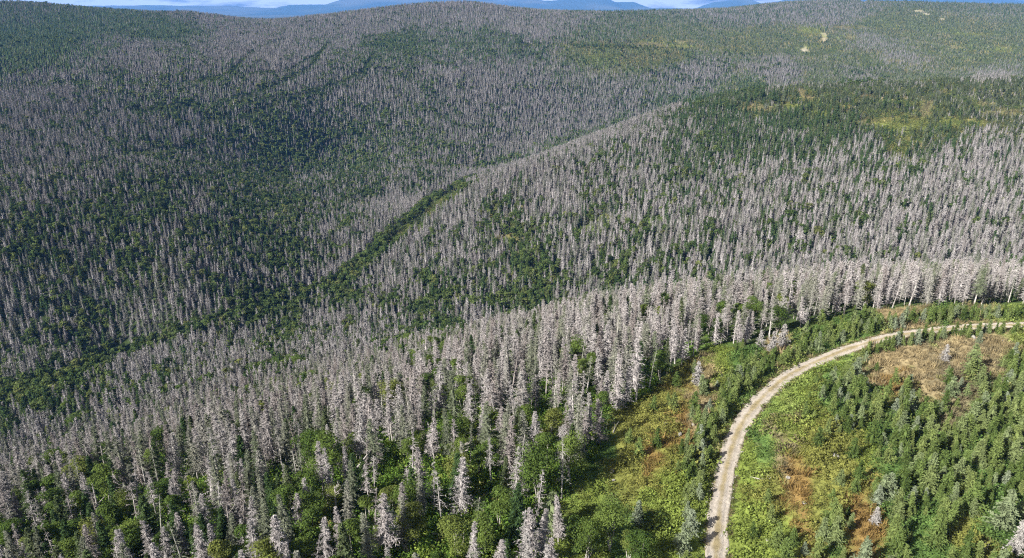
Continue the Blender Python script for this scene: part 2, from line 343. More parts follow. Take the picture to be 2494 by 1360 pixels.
# clearing: photo x, y, colour class, share of young spruce
CLS = {'Y': (.145, .185, .04), 'G': (.075, .125, .034), 'O': (.19, .125, .045), 'S': (.25, .20, .11), 'B': (.16, .135, .08), 'L': (.165, .215, .055), 'M': (.155, .16, .042)}
CZ = [(2200, 880, 'S', 0), (2320, 855, 'S', 0), (2420, 850, 'S', 0), (2250, 898, 'S', .02), (2165, 880, 'S', 0), (2494, 845, 'S', .03), (1600, 1000, 'M', .06), (1500, 1080, 'M', .04), (1540, 1150, 'M', .02), (1600, 1230, 'Y', .05), (1450, 1230, 'Y', .02), (1700, 1005, 'S', .12), (1700, 925, 'S', .15), (1800, 860, 'G', .1), (1890, 845, 'S', .03), (2150, 772, 'S', .0),
      (1600, 930, 'M', .07), (1750, 880, 'Y', .1), (1650, 1060, 'O', .1), (1640, 1150, 'Y', .12), (1560, 1040, 'M', .12), (1520, 1320, 'G', .05), (1620, 1320, 'Y', .25), (1450, 1120, 'G', .03), (1680, 870, 'M', .1), (1590, 1090, 'O', .03), (1690, 1280, 'Y', .35), (1700, 1200, 'Y', .35),
      (1950, 965, 'L', .02), (2050, 885, 'L', .02), (1880, 1020, 'L', .1), (1850, 1060, 'G', .45), (1905, 1092, 'B', .02), (1920, 1150, 'O', .04), (1955, 1200, 'O', .03), (2000, 1250, 'M', .05), (1850, 1300, 'Y', .12), (1985, 1065, 'M', .15), (2100, 1085, 'Y', .15), (2100, 1250, 'O', .2), (1900, 1340, 'Y', .15), (2020, 1320, 'G', .4), (2050, 1170, 'M', .1), (1810, 1180, 'Y', .3), (1960, 1000, 'Y', .3), (1860, 1210, 'M', .15),
      (2250, 862, 'S', .0), (2350, 832, 'S', .0), (2450, 828, 'S', .02), (2280, 885, 'B', .02), (2390, 885, 'B', .2), (2130, 900, 'S', .05), (2180, 920, 'O', .1), (2100, 950, 'G', .6), (2200, 1000, 'G', .6), (2400, 1000, 'G', .75), (2400, 1100, 'G', .75), (2300, 1200, 'G', .6), (2350, 1312, 'M', .15), (2480, 1260, 'G', .6), (2250, 1320, 'G', .5), (2050, 960, 'G', .5), (2150, 1060, 'G', .4), (2250, 1100, 'G', .6), (2490, 920, 'G', .7), (2330, 930, 'B', .15), (2200, 1240, 'G', .5), (2450, 1180, 'G', .7), (2180, 1150, 'G', .45),
      (2000, 830, 'G', .3), (2300, 775, 'G', .1), (2450, 770, 'L', .05), (2494, 810, 'Y', .1), (2100, 805, 'G', .2)]
CZT = np.array([(a, b, *CLS[c], y) for a, b, c, y in CZ], float)

def near_mask(x, y):
    """inside the clearing on the hilltop"""
    z = height_raw(x, y)
    px, py, d = project(x, y, z)
    return inpoly(px, py, CLEAR) & (d < 175) & (y > 5)

# ------------------------------------------------------------------ materials
def mat(name):
    m = bpy.data.materials.new(name); m.use_nodes = True
    nt = m.node_tree; nt.nodes.clear()
    out = nt.nodes.new("ShaderNodeOutputMaterial")
    return m, nt, out
def N(nt, t, **kw):
    n = nt.nodes.new(t)
    for k, v in kw.items():
        if k.startswith('i_'):
            n.inputs[k[2:].replace('_', ' ')].default_value = v
        else: setattr(n, k, v)
    return n
def ramp(nt, stops):
    n = nt.nodes.new("ShaderNodeValToRGB")
    e = n.color_ramp.elements
    while len(e) < len(stops): e.new(0.5)
    for el, (p, c) in zip(e, stops):
        el.position = p; el.color = (*c, 1)
    return n
def bark_mat(name, stops, scale=3.0, amp=0.35):
    """weathered wood and twigs; shade differs from tree to tree and along the bark"""
    m, nt, out = mat(name)
    oi = N(nt, "ShaderNodeAttribute", attribute_type='INSTANCER', attribute_name='shade')
    r = ramp(nt, stops)
    nt.links.new(oi.outputs['Fac'], r.inputs['Fac'])
    g = N(nt, "ShaderNodeNewGeometry")
    nz = N(nt, "ShaderNodeTexNoise", i_Scale=scale, i_Detail=2.0)
    nt.links.new(g.outputs['Position'], nz.inputs['Vector'])
    mr = N(nt, "ShaderNodeMapRange", i_From_Min=0.3, i_From_Max=0.7, i_To_Min=1 - amp, i_To_Max=1 + amp)
    nt.links.new(nz.outputs['Fac'], mr.inputs['Value'])
    mu = N(nt, "ShaderNodeVectorMath", operation='SCALE')
    nt.links.new(r.outputs['Color'], mu.inputs[0]); nt.links.new(mr.outputs['Result'], mu.inputs['Scale'])
    b = N(nt, "ShaderNodeBsdfDiffuse", i_Roughness=0.6)
    nt.links.new(mu.outputs['Vector'], b.inputs['Color'])
    nt.links.new(b.outputs['BSDF'], out.inputs['Surface'])
    return m
def leaf_mat(name, stops, transl=0.25, scale=1.2, amp=0.4, tint=False):
    m, nt, out = mat(name)
    if tint:
        a = N(nt, "ShaderNodeAttribute", attribute_type='INSTANCER', attribute_name='tint')
        src = a.outputs['Color']
    else:
        oi = N(nt, "ShaderNodeAttribute", attribute_type='INSTANCER', attribute_name='shade')
        r = ramp(nt, stops)
        nt.links.new(oi.outputs['Fac'], r.inputs['Fac'])
        src = r.outputs['Color']
    g = N(nt, "ShaderNodeNewGeometry")
    nz = N(nt, "ShaderNodeTexNoise", i_Scale=scale, i_Detail=2.0)
    nt.links.new(g.outputs['Position'], nz.inputs['Vector'])
    mr = N(nt, "ShaderNodeMapRange", i_From_Min=0.3, i_From_Max=0.7, i_To_Min=1 - amp, i_To_Max=1 + amp)
    nt.links.new(nz.outputs['Fac'], mr.inputs['Value'])
    mu = N(nt, "ShaderNodeVectorMath", operation='SCALE')
    nt.links.new(src, mu.inputs[0]); nt.links.new(mr.outputs['Result'], mu.inputs['Scale'])
    b = N(nt, "ShaderNodeBsdfDiffuse")
    t = N(nt, "ShaderNodeBsdfTranslucent")
    ms = N(nt, "ShaderNodeMixShader", i_Fac=transl)
    nt.links.new(mu.outputs['Vector'], b.inputs['Color']); nt.links.new(mu.outputs['Vector'], t.inputs['Color'])
    nt.links.new(b.outputs['BSDF'], ms.inputs[1]); nt.links.new(t.outputs['BSDF'], ms.inputs[2])
    nt.links.new(ms.outputs['Shader'], out.inputs['Surface'])
    return m

M_DEADTRUNK = bark_mat("dead_trunk_bark", [(0, (.22, .20, .18)), (.5, (.31, .29, .265)), (1, (.38, .355, .33))])
M_FIRTRUNK = bark_mat("fir_bark", [(0, (.16, .13, .10)), (1, (.28, .24, .20))])
M_BIRCH = bark_mat("birch_bark", [(0, (.24, .22, .19)), (1, (.38, .355, .32))], 4, .45)
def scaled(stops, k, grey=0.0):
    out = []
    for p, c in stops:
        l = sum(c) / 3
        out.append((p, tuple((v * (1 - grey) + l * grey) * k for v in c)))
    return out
C_DEAD = [(0, (.21, .185, .17)), (.3, (.33, .305, .292)), (.55, (.29, .272, .26)), (.78, (.20, .20, .16)), (1, (.12, .14, .085))]
C_FIR = [(0, (.045, .078, .028)), (.4, (.065, .105, .038)), (.75, (.088, .12, .05)), (1, (.115, .135, .07))]
C_SPRUCE = [(0, (.075, .112, .03)), (.3, (.125, .172, .05)), (.65, (.175, .215, .07)), (.85, (.17, .21, .10)), (1, (.22, .255, .175))]
C_LEAF = [(0, (.055, .092, .022)), (.4, (.084, .126, .03)), (.8, (.118, .16, .038)), (1, (.15, .168, .045))]
M_DEADTWIG = bark_mat("dead_twigs_with_lichen", C_DEAD, 1.5, .3)
M_DEADCROWN1 = bark_mat("dead_crown_mid_shaded", scaled(C_DEAD, .89, .25), .8, .3)  # twig colour darkened: self-shading of mid-distance crowns put into the colour
M_DEADCROWN2 = bark_mat("dead_crown_thin", scaled(C_DEAD, .54, .25), .25, .3)  # far crowns: twig colour cut harder to carry the shade between twigs
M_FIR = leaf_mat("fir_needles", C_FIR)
M_FIRCROWN = leaf_mat("fir_crown_shaded", scaled(C_FIR, .9, .1), scale=.4)  # needle colour lowered, inner crown shade painted in for far firs
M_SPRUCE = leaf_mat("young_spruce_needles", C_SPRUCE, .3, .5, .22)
M_SPRUCECROWN = leaf_mat("spruce_crown_shaded", scaled(C_SPRUCE, .60, .25), scale=.3)  # darker copy of the needles with self-shading baked in, for distant spruces
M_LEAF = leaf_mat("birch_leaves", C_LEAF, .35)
M_LEAFCROWN = leaf_mat("broadleaf_crown_shaded", scaled(C_LEAF, .74, .12), .25, scale=.4)  # leaf colour darkened to include the shade inside distant crowns
M_SHRUB = leaf_mat("shrub_leaves", None, .3, .9, .4, tint=True)
M_SNAG = bark_mat("bleached_wood", [(0, (.24, .22, .20)), (1, (.34, .315, .285))], 5, .3)
M_ROCK = bark_mat("pale_rock", [(0, (.19, .18, .16)), (1, (.29, .275, .25))], 4, .35)

def ground_material():
    m, nt, out = mat("ground_cover")
    a = N(nt, "ShaderNodeAttribute", attribute_name='gcol')
    g = N(nt, "ShaderNodeNewGeometry")
    n1 = N(nt, "ShaderNodeTexNoise", i_Scale=0.9, i_Detail=6.0, i_Roughness=0.65)
    n2 = N(nt, "ShaderNodeTexNoise", i_Scale=0.06, i_Detail=5.0)
    nt.links.new(g.outputs['Position'], n1.inputs['Vector']); nt.links.new(g.outputs['Position'], n2.inputs['Vector'])
    r1 = N(nt, "ShaderNodeMapRange", i_From_Min=0.3, i_From_Max=0.7, i_To_Min=0.55, i_To_Max=1.35)
    r2 = N(nt, "ShaderNodeMapRange", i_From_Min=0.3, i_From_Max=0.7, i_To_Min=0.8, i_To_Max=1.2)
    nt.links.new(n1.outputs['Fac'], r1.inputs['Value']); nt.links.new(n2.outputs['Fac'], r2.inputs['Value'])
    mm = N(nt, "ShaderNodeMath", operation='MULTIPLY')
    nt.links.new(r1.outputs['Result'], mm.inputs[0]); nt.links.new(r2.outputs['Result'], mm.inputs[1])
    mu = N(nt, "ShaderNodeVectorMath", operation='SCALE')
    nt.links.new(a.outputs['Color'], mu.inputs[0]); nt.links.new(mm.outputs['Value'], mu.inputs['Scale'])
    bp = N(nt, "ShaderNodeBump", i_Strength=0.7, i_Distance=0.25)
    nt.links.new(n1.outputs['Fac'], bp.inputs['Height'])
    b = N(nt, "ShaderNodeBsdfDiffuse", i_Roughness=0.5)
    nt.links.new(mu.outputs['Vector'], b.inputs['Color']); nt.links.new(bp.outputs['Normal'], b.inputs['Normal'])
    nt.links.new(b.outputs['BSDF'], out.inputs['Surface'])
    return m
M_GROUND = ground_material()

def track_material():
    m, nt, out = mat("gravel_and_dry_grass")
    a = N(nt, "ShaderNodeAttribute", attribute_name='gcol')
    g = N(nt, "ShaderNodeNewGeometry")
    n1 = N(nt, "ShaderNodeTexNoise", i_Scale=2.6, i_Detail=8.0, i_Roughness=0.72)
    v = N(nt, "ShaderNodeTexVoronoi", i_Scale=7.0)
    nt.links.new(g.outputs['Position'], n1.inputs['Vector']); nt.links.new(g.outputs['Position'], v.inputs['Vector'])
    r1 = N(nt, "ShaderNodeMapRange", i_From_Min=0.3, i_From_Max=0.7, i_To_Min=0.72, i_To_Max=1.22)
    nt.links.new(n1.outputs['Fac'], r1.inputs['Value'])
    mu = N(nt, "ShaderNodeVectorMath", operation='SCALE')
    nt.links.new(a.outputs['Color'], mu.inputs[0]); nt.links.new(r1.outputs['Result'], mu.inputs['Scale'])
    ad = N(nt, "ShaderNodeMath", operation='ADD')
    nt.links.new(n1.outputs['Fac'], ad.inputs[0]); nt.links.new(v.outputs['Distance'], ad.inputs[1])
    bp = N(nt, "ShaderNodeBump", i_Strength=0.6, i_Distance=0.08)
    nt.links.new(ad.outputs['Value'], bp.inputs['Height'])
    b = N(nt, "ShaderNodeBsdfDiffuse", i_Roughness=0.6)
    nt.links.new(mu.outputs['Vector'], b.inputs['Color']); nt.links.new(bp.outputs['Normal'], b.inputs['Normal'])
    nt.links.new(b.outputs['BSDF'], out.inputs['Surface'])
    return m
M_TRACK = track_material()

# ------------------------------------------------------------------ mesh helpers
def make_mesh(name, v, f, mats, midx=None, smooth=False, colors=None):
    me = bpy.data.meshes.new(name)
    v = np.asarray(v, np.float32); f = np.asarray(f, np.int32)
    k = f.shape[1]
    me.vertices.add(len(v)); me.vertices.foreach_set("co", v.ravel())
    me.loops.add(f.size); me.loops.foreach_set("vertex_index", f.ravel())
    me.polygons.add(len(f))
    me.polygons.foreach_set("loop_start", np.arange(0, f.size, k, dtype=np.int32))
    for m in mats: me.materials.append(m)
    if midx is not None: me.polygons.foreach_set("material_index", np.asarray(midx, np.int32))
    me.update(calc_edges=True)
    if smooth: me.polygons.foreach_set("use_smooth", np.ones(len(f), bool))
    if colors is not None:
        ca = me.attributes.new("gcol", 'FLOAT_COLOR', 'POINT')
        ca.data.foreach_set("color", np.c_[colors, np.ones(len(colors))].astype(np.float32).ravel())
    return me
def link(name, me, parent=None):
    o = bpy.data.objects.new(name, me); COL.objects.link(o)
    if parent: o.parent = parent
    return o

def tag(o, label=None, cat=None, group=None, kind=None):
    if label: o["label"] = label
    if cat: o["category"] = cat
    if group: o["group"] = group
    if kind: o["kind"] = kind
    return o

# ------------------------------------------------------------------ ground sheet
az = np.r_[np.linspace(-180, -50, 40, endpoint=False), np.linspace(-50, 50, 420, endpoint=False), np.linspace(50, 180, 40, endpoint=False)]
rad = np.geomspace(12, 16200, 420)
AZ, RD = np.meshgrid(np.radians(az), rad)
GX = RD * np.sin(AZ); GY = RD * np.cos(AZ)
GZ = height(GX, GY)
nR, nA = GX.shape
gv = np.c_[GX.ravel(), GY.ravel(), GZ.ravel()]
i, j = np.meshgrid(np.arange(nR - 1), np.arange(nA), indexing='ij')
j2 = (j + 1) % nA
gf = np.stack([i * nA + j, (i + 1) * nA + j, (i + 1) * nA + j2, i * nA + j2], -1).reshape(-1, 4)[:, ::-1]
c0 = len(gv)
gv = np.vstack([gv, [[0, 0, float(height(np.array([0.0]), np.array([0.0]))[0])]]])
def ground_colour(x, y, z):
    px, py, d = project(x, y, z)
    n = len(x)
    col = np.tile(np.array([.045, .065, .022]), (n, 1))                 # forest floor
    r = np.hypot(x, y)
    vis = (y > 20) & (px > -400) & (px < 2900) & (r < 2600)
    zz = np.zeros((n, 5)); zz[vis] = idw(px[vis], py[vis], Z)
    op = np.clip(zz[:, 4] * 1.6 + zz[:, 3] * 0.5, 0, 1) * (r > 170)
    hum = fbm(x, y, 30, 41)[:, None]
    opc = np.array([.15, .17, .045]) * (1 - sstep(.45, .6, hum)) + np.array([.24, .19, .085]) * sstep(.45, .6, hum)
    col = col * (1 - op[:, None]) + opc * op[:, None]
    near = vis & (r < 260)
    cl = np.zeros(n, bool); cl[near] = near_mask(x[near], y[near])
    if cl.any():
        wob = np.stack([(fbm(x[cl], y[cl], 7, 51) - .5) * 120, (fbm(x[cl], y[cl], 7, 61) - .5) * 90], -1)
        q = idw(px[cl] + wob[:, 0], py[cl] + wob[:, 1], CZT, 5.0)
        col[cl] = q[:, :3]
    front = vis & ~cl & (r < 150)
    gg = sstep(.45, .65, fbm(x, y, 9, 77))[:, None]
    col = np.where(front[:, None], np.array([.04, .055, .02]) * (1 - gg) + np.array([.075, .12, .025]) * gg, col)
    for (bx, by, ra, rb, bc) in FARBARE:
        w = sstep(1.3, .7, np.hypot((px - bx) / ra, (py - by) / rb) + (fbm(x, y, 14, 61, 3) - .5) * 2.2) * vis * (d > 300)
        w = w * (.85 if bc is G_ else .6); col = col * (1 - w[:, None]) + np.array(bc) * w[:, None]
    far = sstep(2300, 3200, r)[:, None]
    fc = np.array([.045, .06, .035]) + np.array([.05, .04, .03]) * sstep(.5, .7, fbm(x, y, 900, 19, 4))[:, None]
    return col * (1 - far) + fc * far
gcol = ground_colour(gv[:, 0], gv[:, 1], gv[:, 2])
tri_c = np.stack([np.full(nA, c0), np.arange(nA), (np.arange(nA) + 1) % nA, (np.arange(nA) + 1) % nA], -1)
me = make_mesh("ground", gv, gf, [M_GROUND], smooth=True, colors=gcol)
ground = tag(link("ground", me), kind="structure")

# ------------------------------------------------------------------ gravel track mesh
tang = np.gradient(road, axis=0); tang /= np.hypot(tang[:, 0], tang[:, 1])[:, None]
nrm = np.stack([tang[:, 1], -tang[:, 0]], -1)                        # to the right
seg = np.r_[0, np.cumsum(np.hypot(*np.diff(road, axis=0).T))]
sfine = np.arange(0, seg[-1], 0.45)
RX = np.interp(sfine, seg, road[:, 0]); RY = np.interp(sfine, seg, road[:, 1]); RZ = np.interp(sfine, seg, road_z)
NX = np.interp(sfine, seg, nrm[:, 0]); NY = np.interp(sfine, seg, nrm[:, 1])
HW = 1.38
tv = []; tcol = []
offs = np.linspace(-1, 1, 21)
wl = HW + (fbm(sfine, sfine * 0, 3.1, 8) - .5) * 0.7; wr = HW + (fbm(sfine, sfine * 0 + 40, 3.1, 9) - .5) * 0.7
for o in offs:
    w = np.where(o < 0, wl, wr) * o
    x = RX + NX * w; y = RY + NY * w
    prof = 0.05 * (1 - abs(o)) - 0.07 * math.exp(-((abs(o) - .55) / .16) ** 2) + 0.03
    z = RZ + prof + (fbm(x, y, .8, 21) - .5) * 0.05 - (0.14 if abs(o) > .99 else 0)
    tv.append(np.c_[x, y, z])
    n = fbm(x, y, 1.6, 27, 4)
    grass = math.exp(-(o / .30) ** 2) * 1.25 + sstep(.72, 1.05, abs(o)) * 0.9
    grass = np.clip(grass + (n - .5) * 1.9 - 0.18, 0, 1)[:, None]
    straw = np.array([.20, .165, .095]) * (0.7 + .6 * fbm(x, y, .7, 29)[:, None])
    grav = np.array([.275, .245, .205]) * (0.82 + .36 * fbm(x, y, .9, 31)[:, None])
    tcol.append(grav * (1 - grass) + straw * grass)
tv = np.stack(tv, 1); tcol = np.stack(tcol, 1)
a_, b_ = np.meshgrid(np.arange(len(sfine) - 1), np.arange(len(offs) - 1), indexing='ij')
m_ = len(offs)
tf = np.stack([a_ * m_ + b_, a_ * m_ + b_ + 1, (a_ + 1) * m_ + b_ + 1, (a_ + 1) * m_ + b_], -1).reshape(-1, 4)
me = make_mesh("gravel_track", tv.reshape(-1, 3), tf, [M_TRACK], smooth=True, colors=tcol.reshape(-1, 3))
tag(link("gravel_track", me), kind="structure")

# ------------------------------------------------------------------ tree shapes
def tube(pts, radii, sides=6):
    pts = np.asarray(pts, float); n = len(pts)
    v = []; 
    a = np.linspace(0, 2 * np.pi, sides, endpoint=False)
    for k in range(n):
        t = pts[min(k + 1, n - 1)] - pts[max(k - 1, 0)]
        t = t / (np.linalg.norm(t) + 1e-9)
        u = np.cross(t, [0.3, 0.9, 0.1]); u /= np.linalg.norm(u) + 1e-9
        w = np.cross(t, u)
        v.append(pts[k] + radii[k] * (np.cos(a)[:, None] * u + np.sin(a)[:, None] * w))
    v = np.vstack(v); f = []
    for k in range(n - 1):
        for s in range(sides):
            s2 = (s + 1) % sides
            f += [(k * sides + s, k * sides + s2, (k + 1) * sides + s2), (k * sides + s, (k + 1) * sides + s2, (k + 1) * sides + s)]
    return v, np.array(f)
def cat(*parts):
    V = []; F = []; o = 0
    for v, f in parts:
        if len(v) == 0: continue
        V.append(v); F.append(np.asarray(f) + o); o += len(v)
    return np.vstack(V), np.vstack(F)

def conifer(h, Rm, whorls, nb, base, droop, ntw, tlen, tw, seed, power=.85, gap=0.0, trunk_r=None, lean=0.0, sides=6, blade=.05, ragged=.35, roll=.35, core=0.0):
    g = np.random.default_rng(seed)
    tr = trunk_r or h * 0.0115
    bend = g.normal(0, .012, 2) * h
    la = g.uniform(0, 6.28)
    def axis(z):
        t = z / h
        return np.stack([bend[0] * t * t + math.cos(la) * lean * z, bend[1] * t * t + math.sin(la) * lean * z, z], -1)
    zs = np.linspace(-0.4, h, 7)
    trunk = tube(axis(zs), np.maximum(tr * (1 - np.clip(zs, 0, h) / h) ** .8, .012), sides)
    t = (np.arange(whorls) + g.uniform(0, 1, whorls)) / whorls
    t = np.repeat(t, nb) + g.normal(0, .3 / whorls, whorls * nb)
    t = np.clip(t, 0, .995)
    keep = g.random(len(t)) > gap * (1 - .5 * t)
    t = t[keep]; n = len(t)
    z = h * (base + (1 - base) * t)
    # uneven outline: one side of the crown thinner, some bites missing
    a = g.uniform(0, 2 * np.pi, n)
    lob = 1 + .16 * np.cos(a - g.uniform(0, 6.28)) + .10 * np.cos(2 * a + 9 * t + g.uniform(0, 6))
    bell = np.minimum(1, .45 + t * 5.0)
    L = Rm * ((1 - t) ** power) * bell * lob * (1 - ragged + 1.25 * ragged * g.random(n)) + .06 * Rm + .05
    d = np.stack([np.cos(a), np.sin(a), np.zeros(n)], -1)
    p0 = axis(z)
    up = np.where(t > .8, .5, 0)[:, None] * np.array([0, 0, 1])
    sag = (droop * (1 - .8 * t) + g.normal(0, .10, n))[:, None]
    def pt(s):
        s = np.asarray(s)[:, None] if np.ndim(s) else s
        return p0 + d * (L[:, None] * s) + np.array([0, 0, 1]) * L[:, None] * (-sag * s + .28 * sag * s * s) + up * L[:, None] * s
    side = np.stack([-d[:, 1], d[:, 0], np.zeros(n)], -1)
    V = []; F = []; o = 0
    # the limb itself: a narrow three-sided spar
    A = pt(0.0) + side * blade; B = pt(0.0) - side * blade; Cc = pt(1.0); D = pt(.5) - np.array([0, 0, blade])
    V.append(np.stack([A, B, Cc, D], 1).reshape(-1, 3))
    k = np.arange(n)[:, None] * 4
    F.append(np.vstack([k + [0, 1, 2], k + [1, 0, 3], k + [1, 3, 2]])); o += 4 * n
    if ntw:
        ss = np.linspace(.18, .97, ntw)
        for s in ss:
            for sg in (-1, 1):
                sj = np.clip(s + g.normal(0, .06, n), .05, 1)
                P = pt(sj)
                ang = sg * g.uniform(.55, 1.15, n)
                dd = d * np.cos(ang)[:, None] + side * np.sin(ang)[:, None]
                dd = dd + np.array([0, 0, 1]) * (g.normal(-.18, roll, n))[:, None]
                ln = tlen * (0.5 + .7 * L / Rm) * (1.15 - .6 * s) * g.uniform(.6, 1.3, n)
                wv = d * (tw * g.uniform(.6, 1.2, n) * .5)[:, None] + np.array([0, 0, 1]) * (tw * g.normal(0, .45, n))[:, None]
                V.append(np.stack([P - wv, P + wv, P + dd * ln[:, None]], 1).reshape(-1, 3))
                F.append(np.arange(3 * n).reshape(-1, 3) + o); o += 3 * n
    if core:
        # twig mass added to block sun inside the crown; joining spine in bare trees
        tt = np.linspace(0, .93, 7); m6 = 7
        ring = []
        for q_ in tt:
            a6 = np.linspace(0, 2 * np.pi, m6, endpoint=False) + g.normal(0, .25, m6)
            r6 = Rm * core * ((1 - q_) ** power) * min(1, .5 + 3 * q_) * g.uniform(.35, 1.35, m6)
            ring.append(axis(np.full(m6, h * (base + (1 - base) * q_))) + np.stack([np.cos(a6) * r6, np.sin(a6) * r6, g.normal(0, .25, m6)], -1))
        V.append(np.vstack(ring))
        for k_ in range(6):
            for q_ in range(m6):
                b_ = (q_ + 1) % m6; A_ = o + k_ * m6; B_ = A_ + m6
                F.append(np.array([[A_ + q_, A_ + b_, B_ + b_], [A_ + q_, B_ + b_, B_ + q_]]))
        o += 7 * m6
    # leader shoot
    top = axis(np.array([h]))[0]
    lv = np.array([top + [.05, 0, -.5], top + [-.03, .04, -.5], top + [0, -.05, -.5], top + [0, 0, .25]])
    V.append(lv); F.append(np.array([[0, 1, 3], [1, 2, 3], [2, 0, 3]]) + o)
    return trunk, (np.vstack(V), np.vstack(F))

def skirts(h, Rm, layers, pts, base, seed, power=.9):
    """small far conifer: ragged overlapping skirts of boughs round a thin stem"""
    g = np.random.default_rng(seed)
    V = []; F = []; o = 0
    for k in range(layers):
        t = k / layers
        zt = h * (base + (1 - base) * min(1, t + 1.7 / layers))
        zb = h * (base + (1 - base) * t)
        a = np.linspace(0, 2 * np.pi, pts, endpoint=False) + g.uniform(0, 6) + g.normal(0, .15, pts)
        r = Rm * ((1 - t) ** power + .05) * g.uniform(.45, 1.2, pts) * min(1, .6 + 2 * t)
        zz = zb + g.normal(0, .25 * h / layers, pts)
        c = np.array([[g.normal(0, .05), g.normal(0, .05), zt]])
        ring = np.stack([np.cos(a) * r, np.sin(a) * r, zz], -1)
        a2 = a + np.pi / pts
        inner = np.stack([np.cos(a2) * r * .42, np.sin(a2) * r * .42, zz + .22 * h / layers], -1)
        V.append(np.vstack([c, ring, inner]))
        for q in range(pts):
            q2 = (q + 1) % pts
            F += [(o, o + 1 + q, o + 1 + pts + q), (o, o + 1 + pts + q, o + 1 + q2)]
        o += 1 + 2 * pts
    tv_, tf_ = tube([[0, 0, -.6], [0, 0, h * .6]], [h * .012, h * .007], 3)
    return (tv_, tf_), (np.vstack(V), np.array(F))

def broadleaf(h, w, nl, leaf, seed, stems=3, blobs=9, base=.3, limbs=True):
    g = np.random.default_rng(seed)
    parts = []
    cs = []
    for k in range(blobs):
        a = g.uniform(0, 6.28); rr = w * .5 * math.sqrt(g.random()) * .75
        zz = h * (base + .12 + (1 - base - .22) * g.random())
        shrink = 1 - .45 * max(0, (zz / h - .6) / .4)
        cs.append((rr * shrink * math.cos(a), rr * shrink * math.sin(a), zz, w * g.uniform(.20, .32)))
    cs.append((0, 0, h * .84, w * .24))
    cs = np.array(cs)
    tops = cs[:, :3]
    for s in range(stems):
        t = tops[g.integers(len(tops))] * np.array([.8, .8, .95])
        b = np.array([g.normal(0, .18), g.normal(0, .18), -.4])
        mid = b * .5 + t * .5 + np.array([g.normal(0, .15), g.normal(0, .15), .3])
        parts.append(tube([b, mid, t], [h * .012 + .02, h * .009 + .015, .02], 5 if limbs else 3))
        if limbs:
            for q in range(3):
                e = tops[g.integers(len(tops))]
                parts.append(tube([mid * .7 + t * .3, e], [.035, .012], 4))
    trunk = cat(*parts)
    which = g.choice(len(cs), nl, p=cs[:, 3] ** 2 / (cs[:, 3] ** 2).sum())
    dirs = g.normal(0, 1, (nl, 3)); dirs /= np.linalg.norm(dirs, axis=1)[:, None]
    dirs[:, 2] = np.where(dirs[:, 2] < -.35, -dirs[:, 2], dirs[:, 2])
    rad_ = cs[which, 3] * (1 - .55 * g.random(nl) ** 2)
    P = cs[which, :3] + dirs * rad_[:, None] * np.array([1.1, 1.1, .8])
    nn = dirs * .8 + g.normal(0, .55, (nl, 3)) + np.array([0, 0, .35]); nn /= np.linalg.norm(nn, axis=1)[:, None]
    u = np.cross(nn, g.normal(0, 1, (nl, 3))); u /= np.linalg.norm(u, axis=1)[:, None]
    v = np.cross(nn, u)
    sz = leaf * g.uniform(.6, 1.35, nl)[:, None]
    Vq = np.stack([P - u * sz, P - v * sz * .55 - nn * sz * .12, P + u * sz, P + v * sz * .55 - nn * sz * .12], 1).reshape(-1, 3)
    k = np.arange(nl)[:, None] * 4
    Fq = np.vstack([k + [0, 1, 2], k + [0, 2, 3]])
    return trunk, (Vq, Fq)

def low_shrub(h, w, nl, leaf, seed, upright=.3):
    g = np.random.default_rng(seed)
    r = w * .5 * np.sqrt(g.random(nl)); a = g.uniform(0, 6.28, nl)
    top = h * (1 - (r / (w * .5)) ** 2 * .75) * (1 + .35 * np.cos(3 * a + g.uniform(0, 6)))
    P = np.stack([r * np.cos(a), r * np.sin(a), top * (1 - .6 * g.random(nl) ** 2)], -1)
    nn = g.normal(0, .6, (nl, 3)) + np.array([0, 0, 1 - upright]); nn /= np.linalg.norm(nn, axis=1)[:, None]
    u = np.cross(nn, g.normal(0, 1, (nl, 3))); u /= np.linalg.norm(u, axis=1)[:, None]
    v = np.cross(nn, u)
    sz = leaf * g.uniform(.6, 1.4, nl)[:, None]
    Vq = np.stack([P - u * sz, P - v * sz * .6, P + u * sz, P + v * sz * .6], 1).reshape(-1, 3)
    k = np.arange(nl)[:, None] * 4
    return Vq, np.vstack([k + [0, 1, 2], k + [0, 2, 3]])

def grass_tuft(h, w, n, seed):
    g = np.random.default_rng(seed)
    a = g.uniform(0, 6.28, n); r = w * .5 * np.sqrt(g.random(n))
    P = np.stack([r * np.cos(a), r * np.sin(a), np.full(n, -.05)], -1)
    b = g.uniform(0, 6.28, n); lw = .035
    T = P + np.stack([np.cos(a) * .35 * h + g.normal(0, .12 * h, n), np.sin(a) * .35 * h + g.normal(0, .12 * h, n), h * g.uniform(.5, 1.1, n)], -1)
    s = np.stack([np.cos(b), np.sin(b), np.zeros(n)], -1) * lw
    V = np.stack([P - s, P + s, T], 1).reshape(-1, 3)
    return V, np.arange(3 * n).reshape(-1, 3)

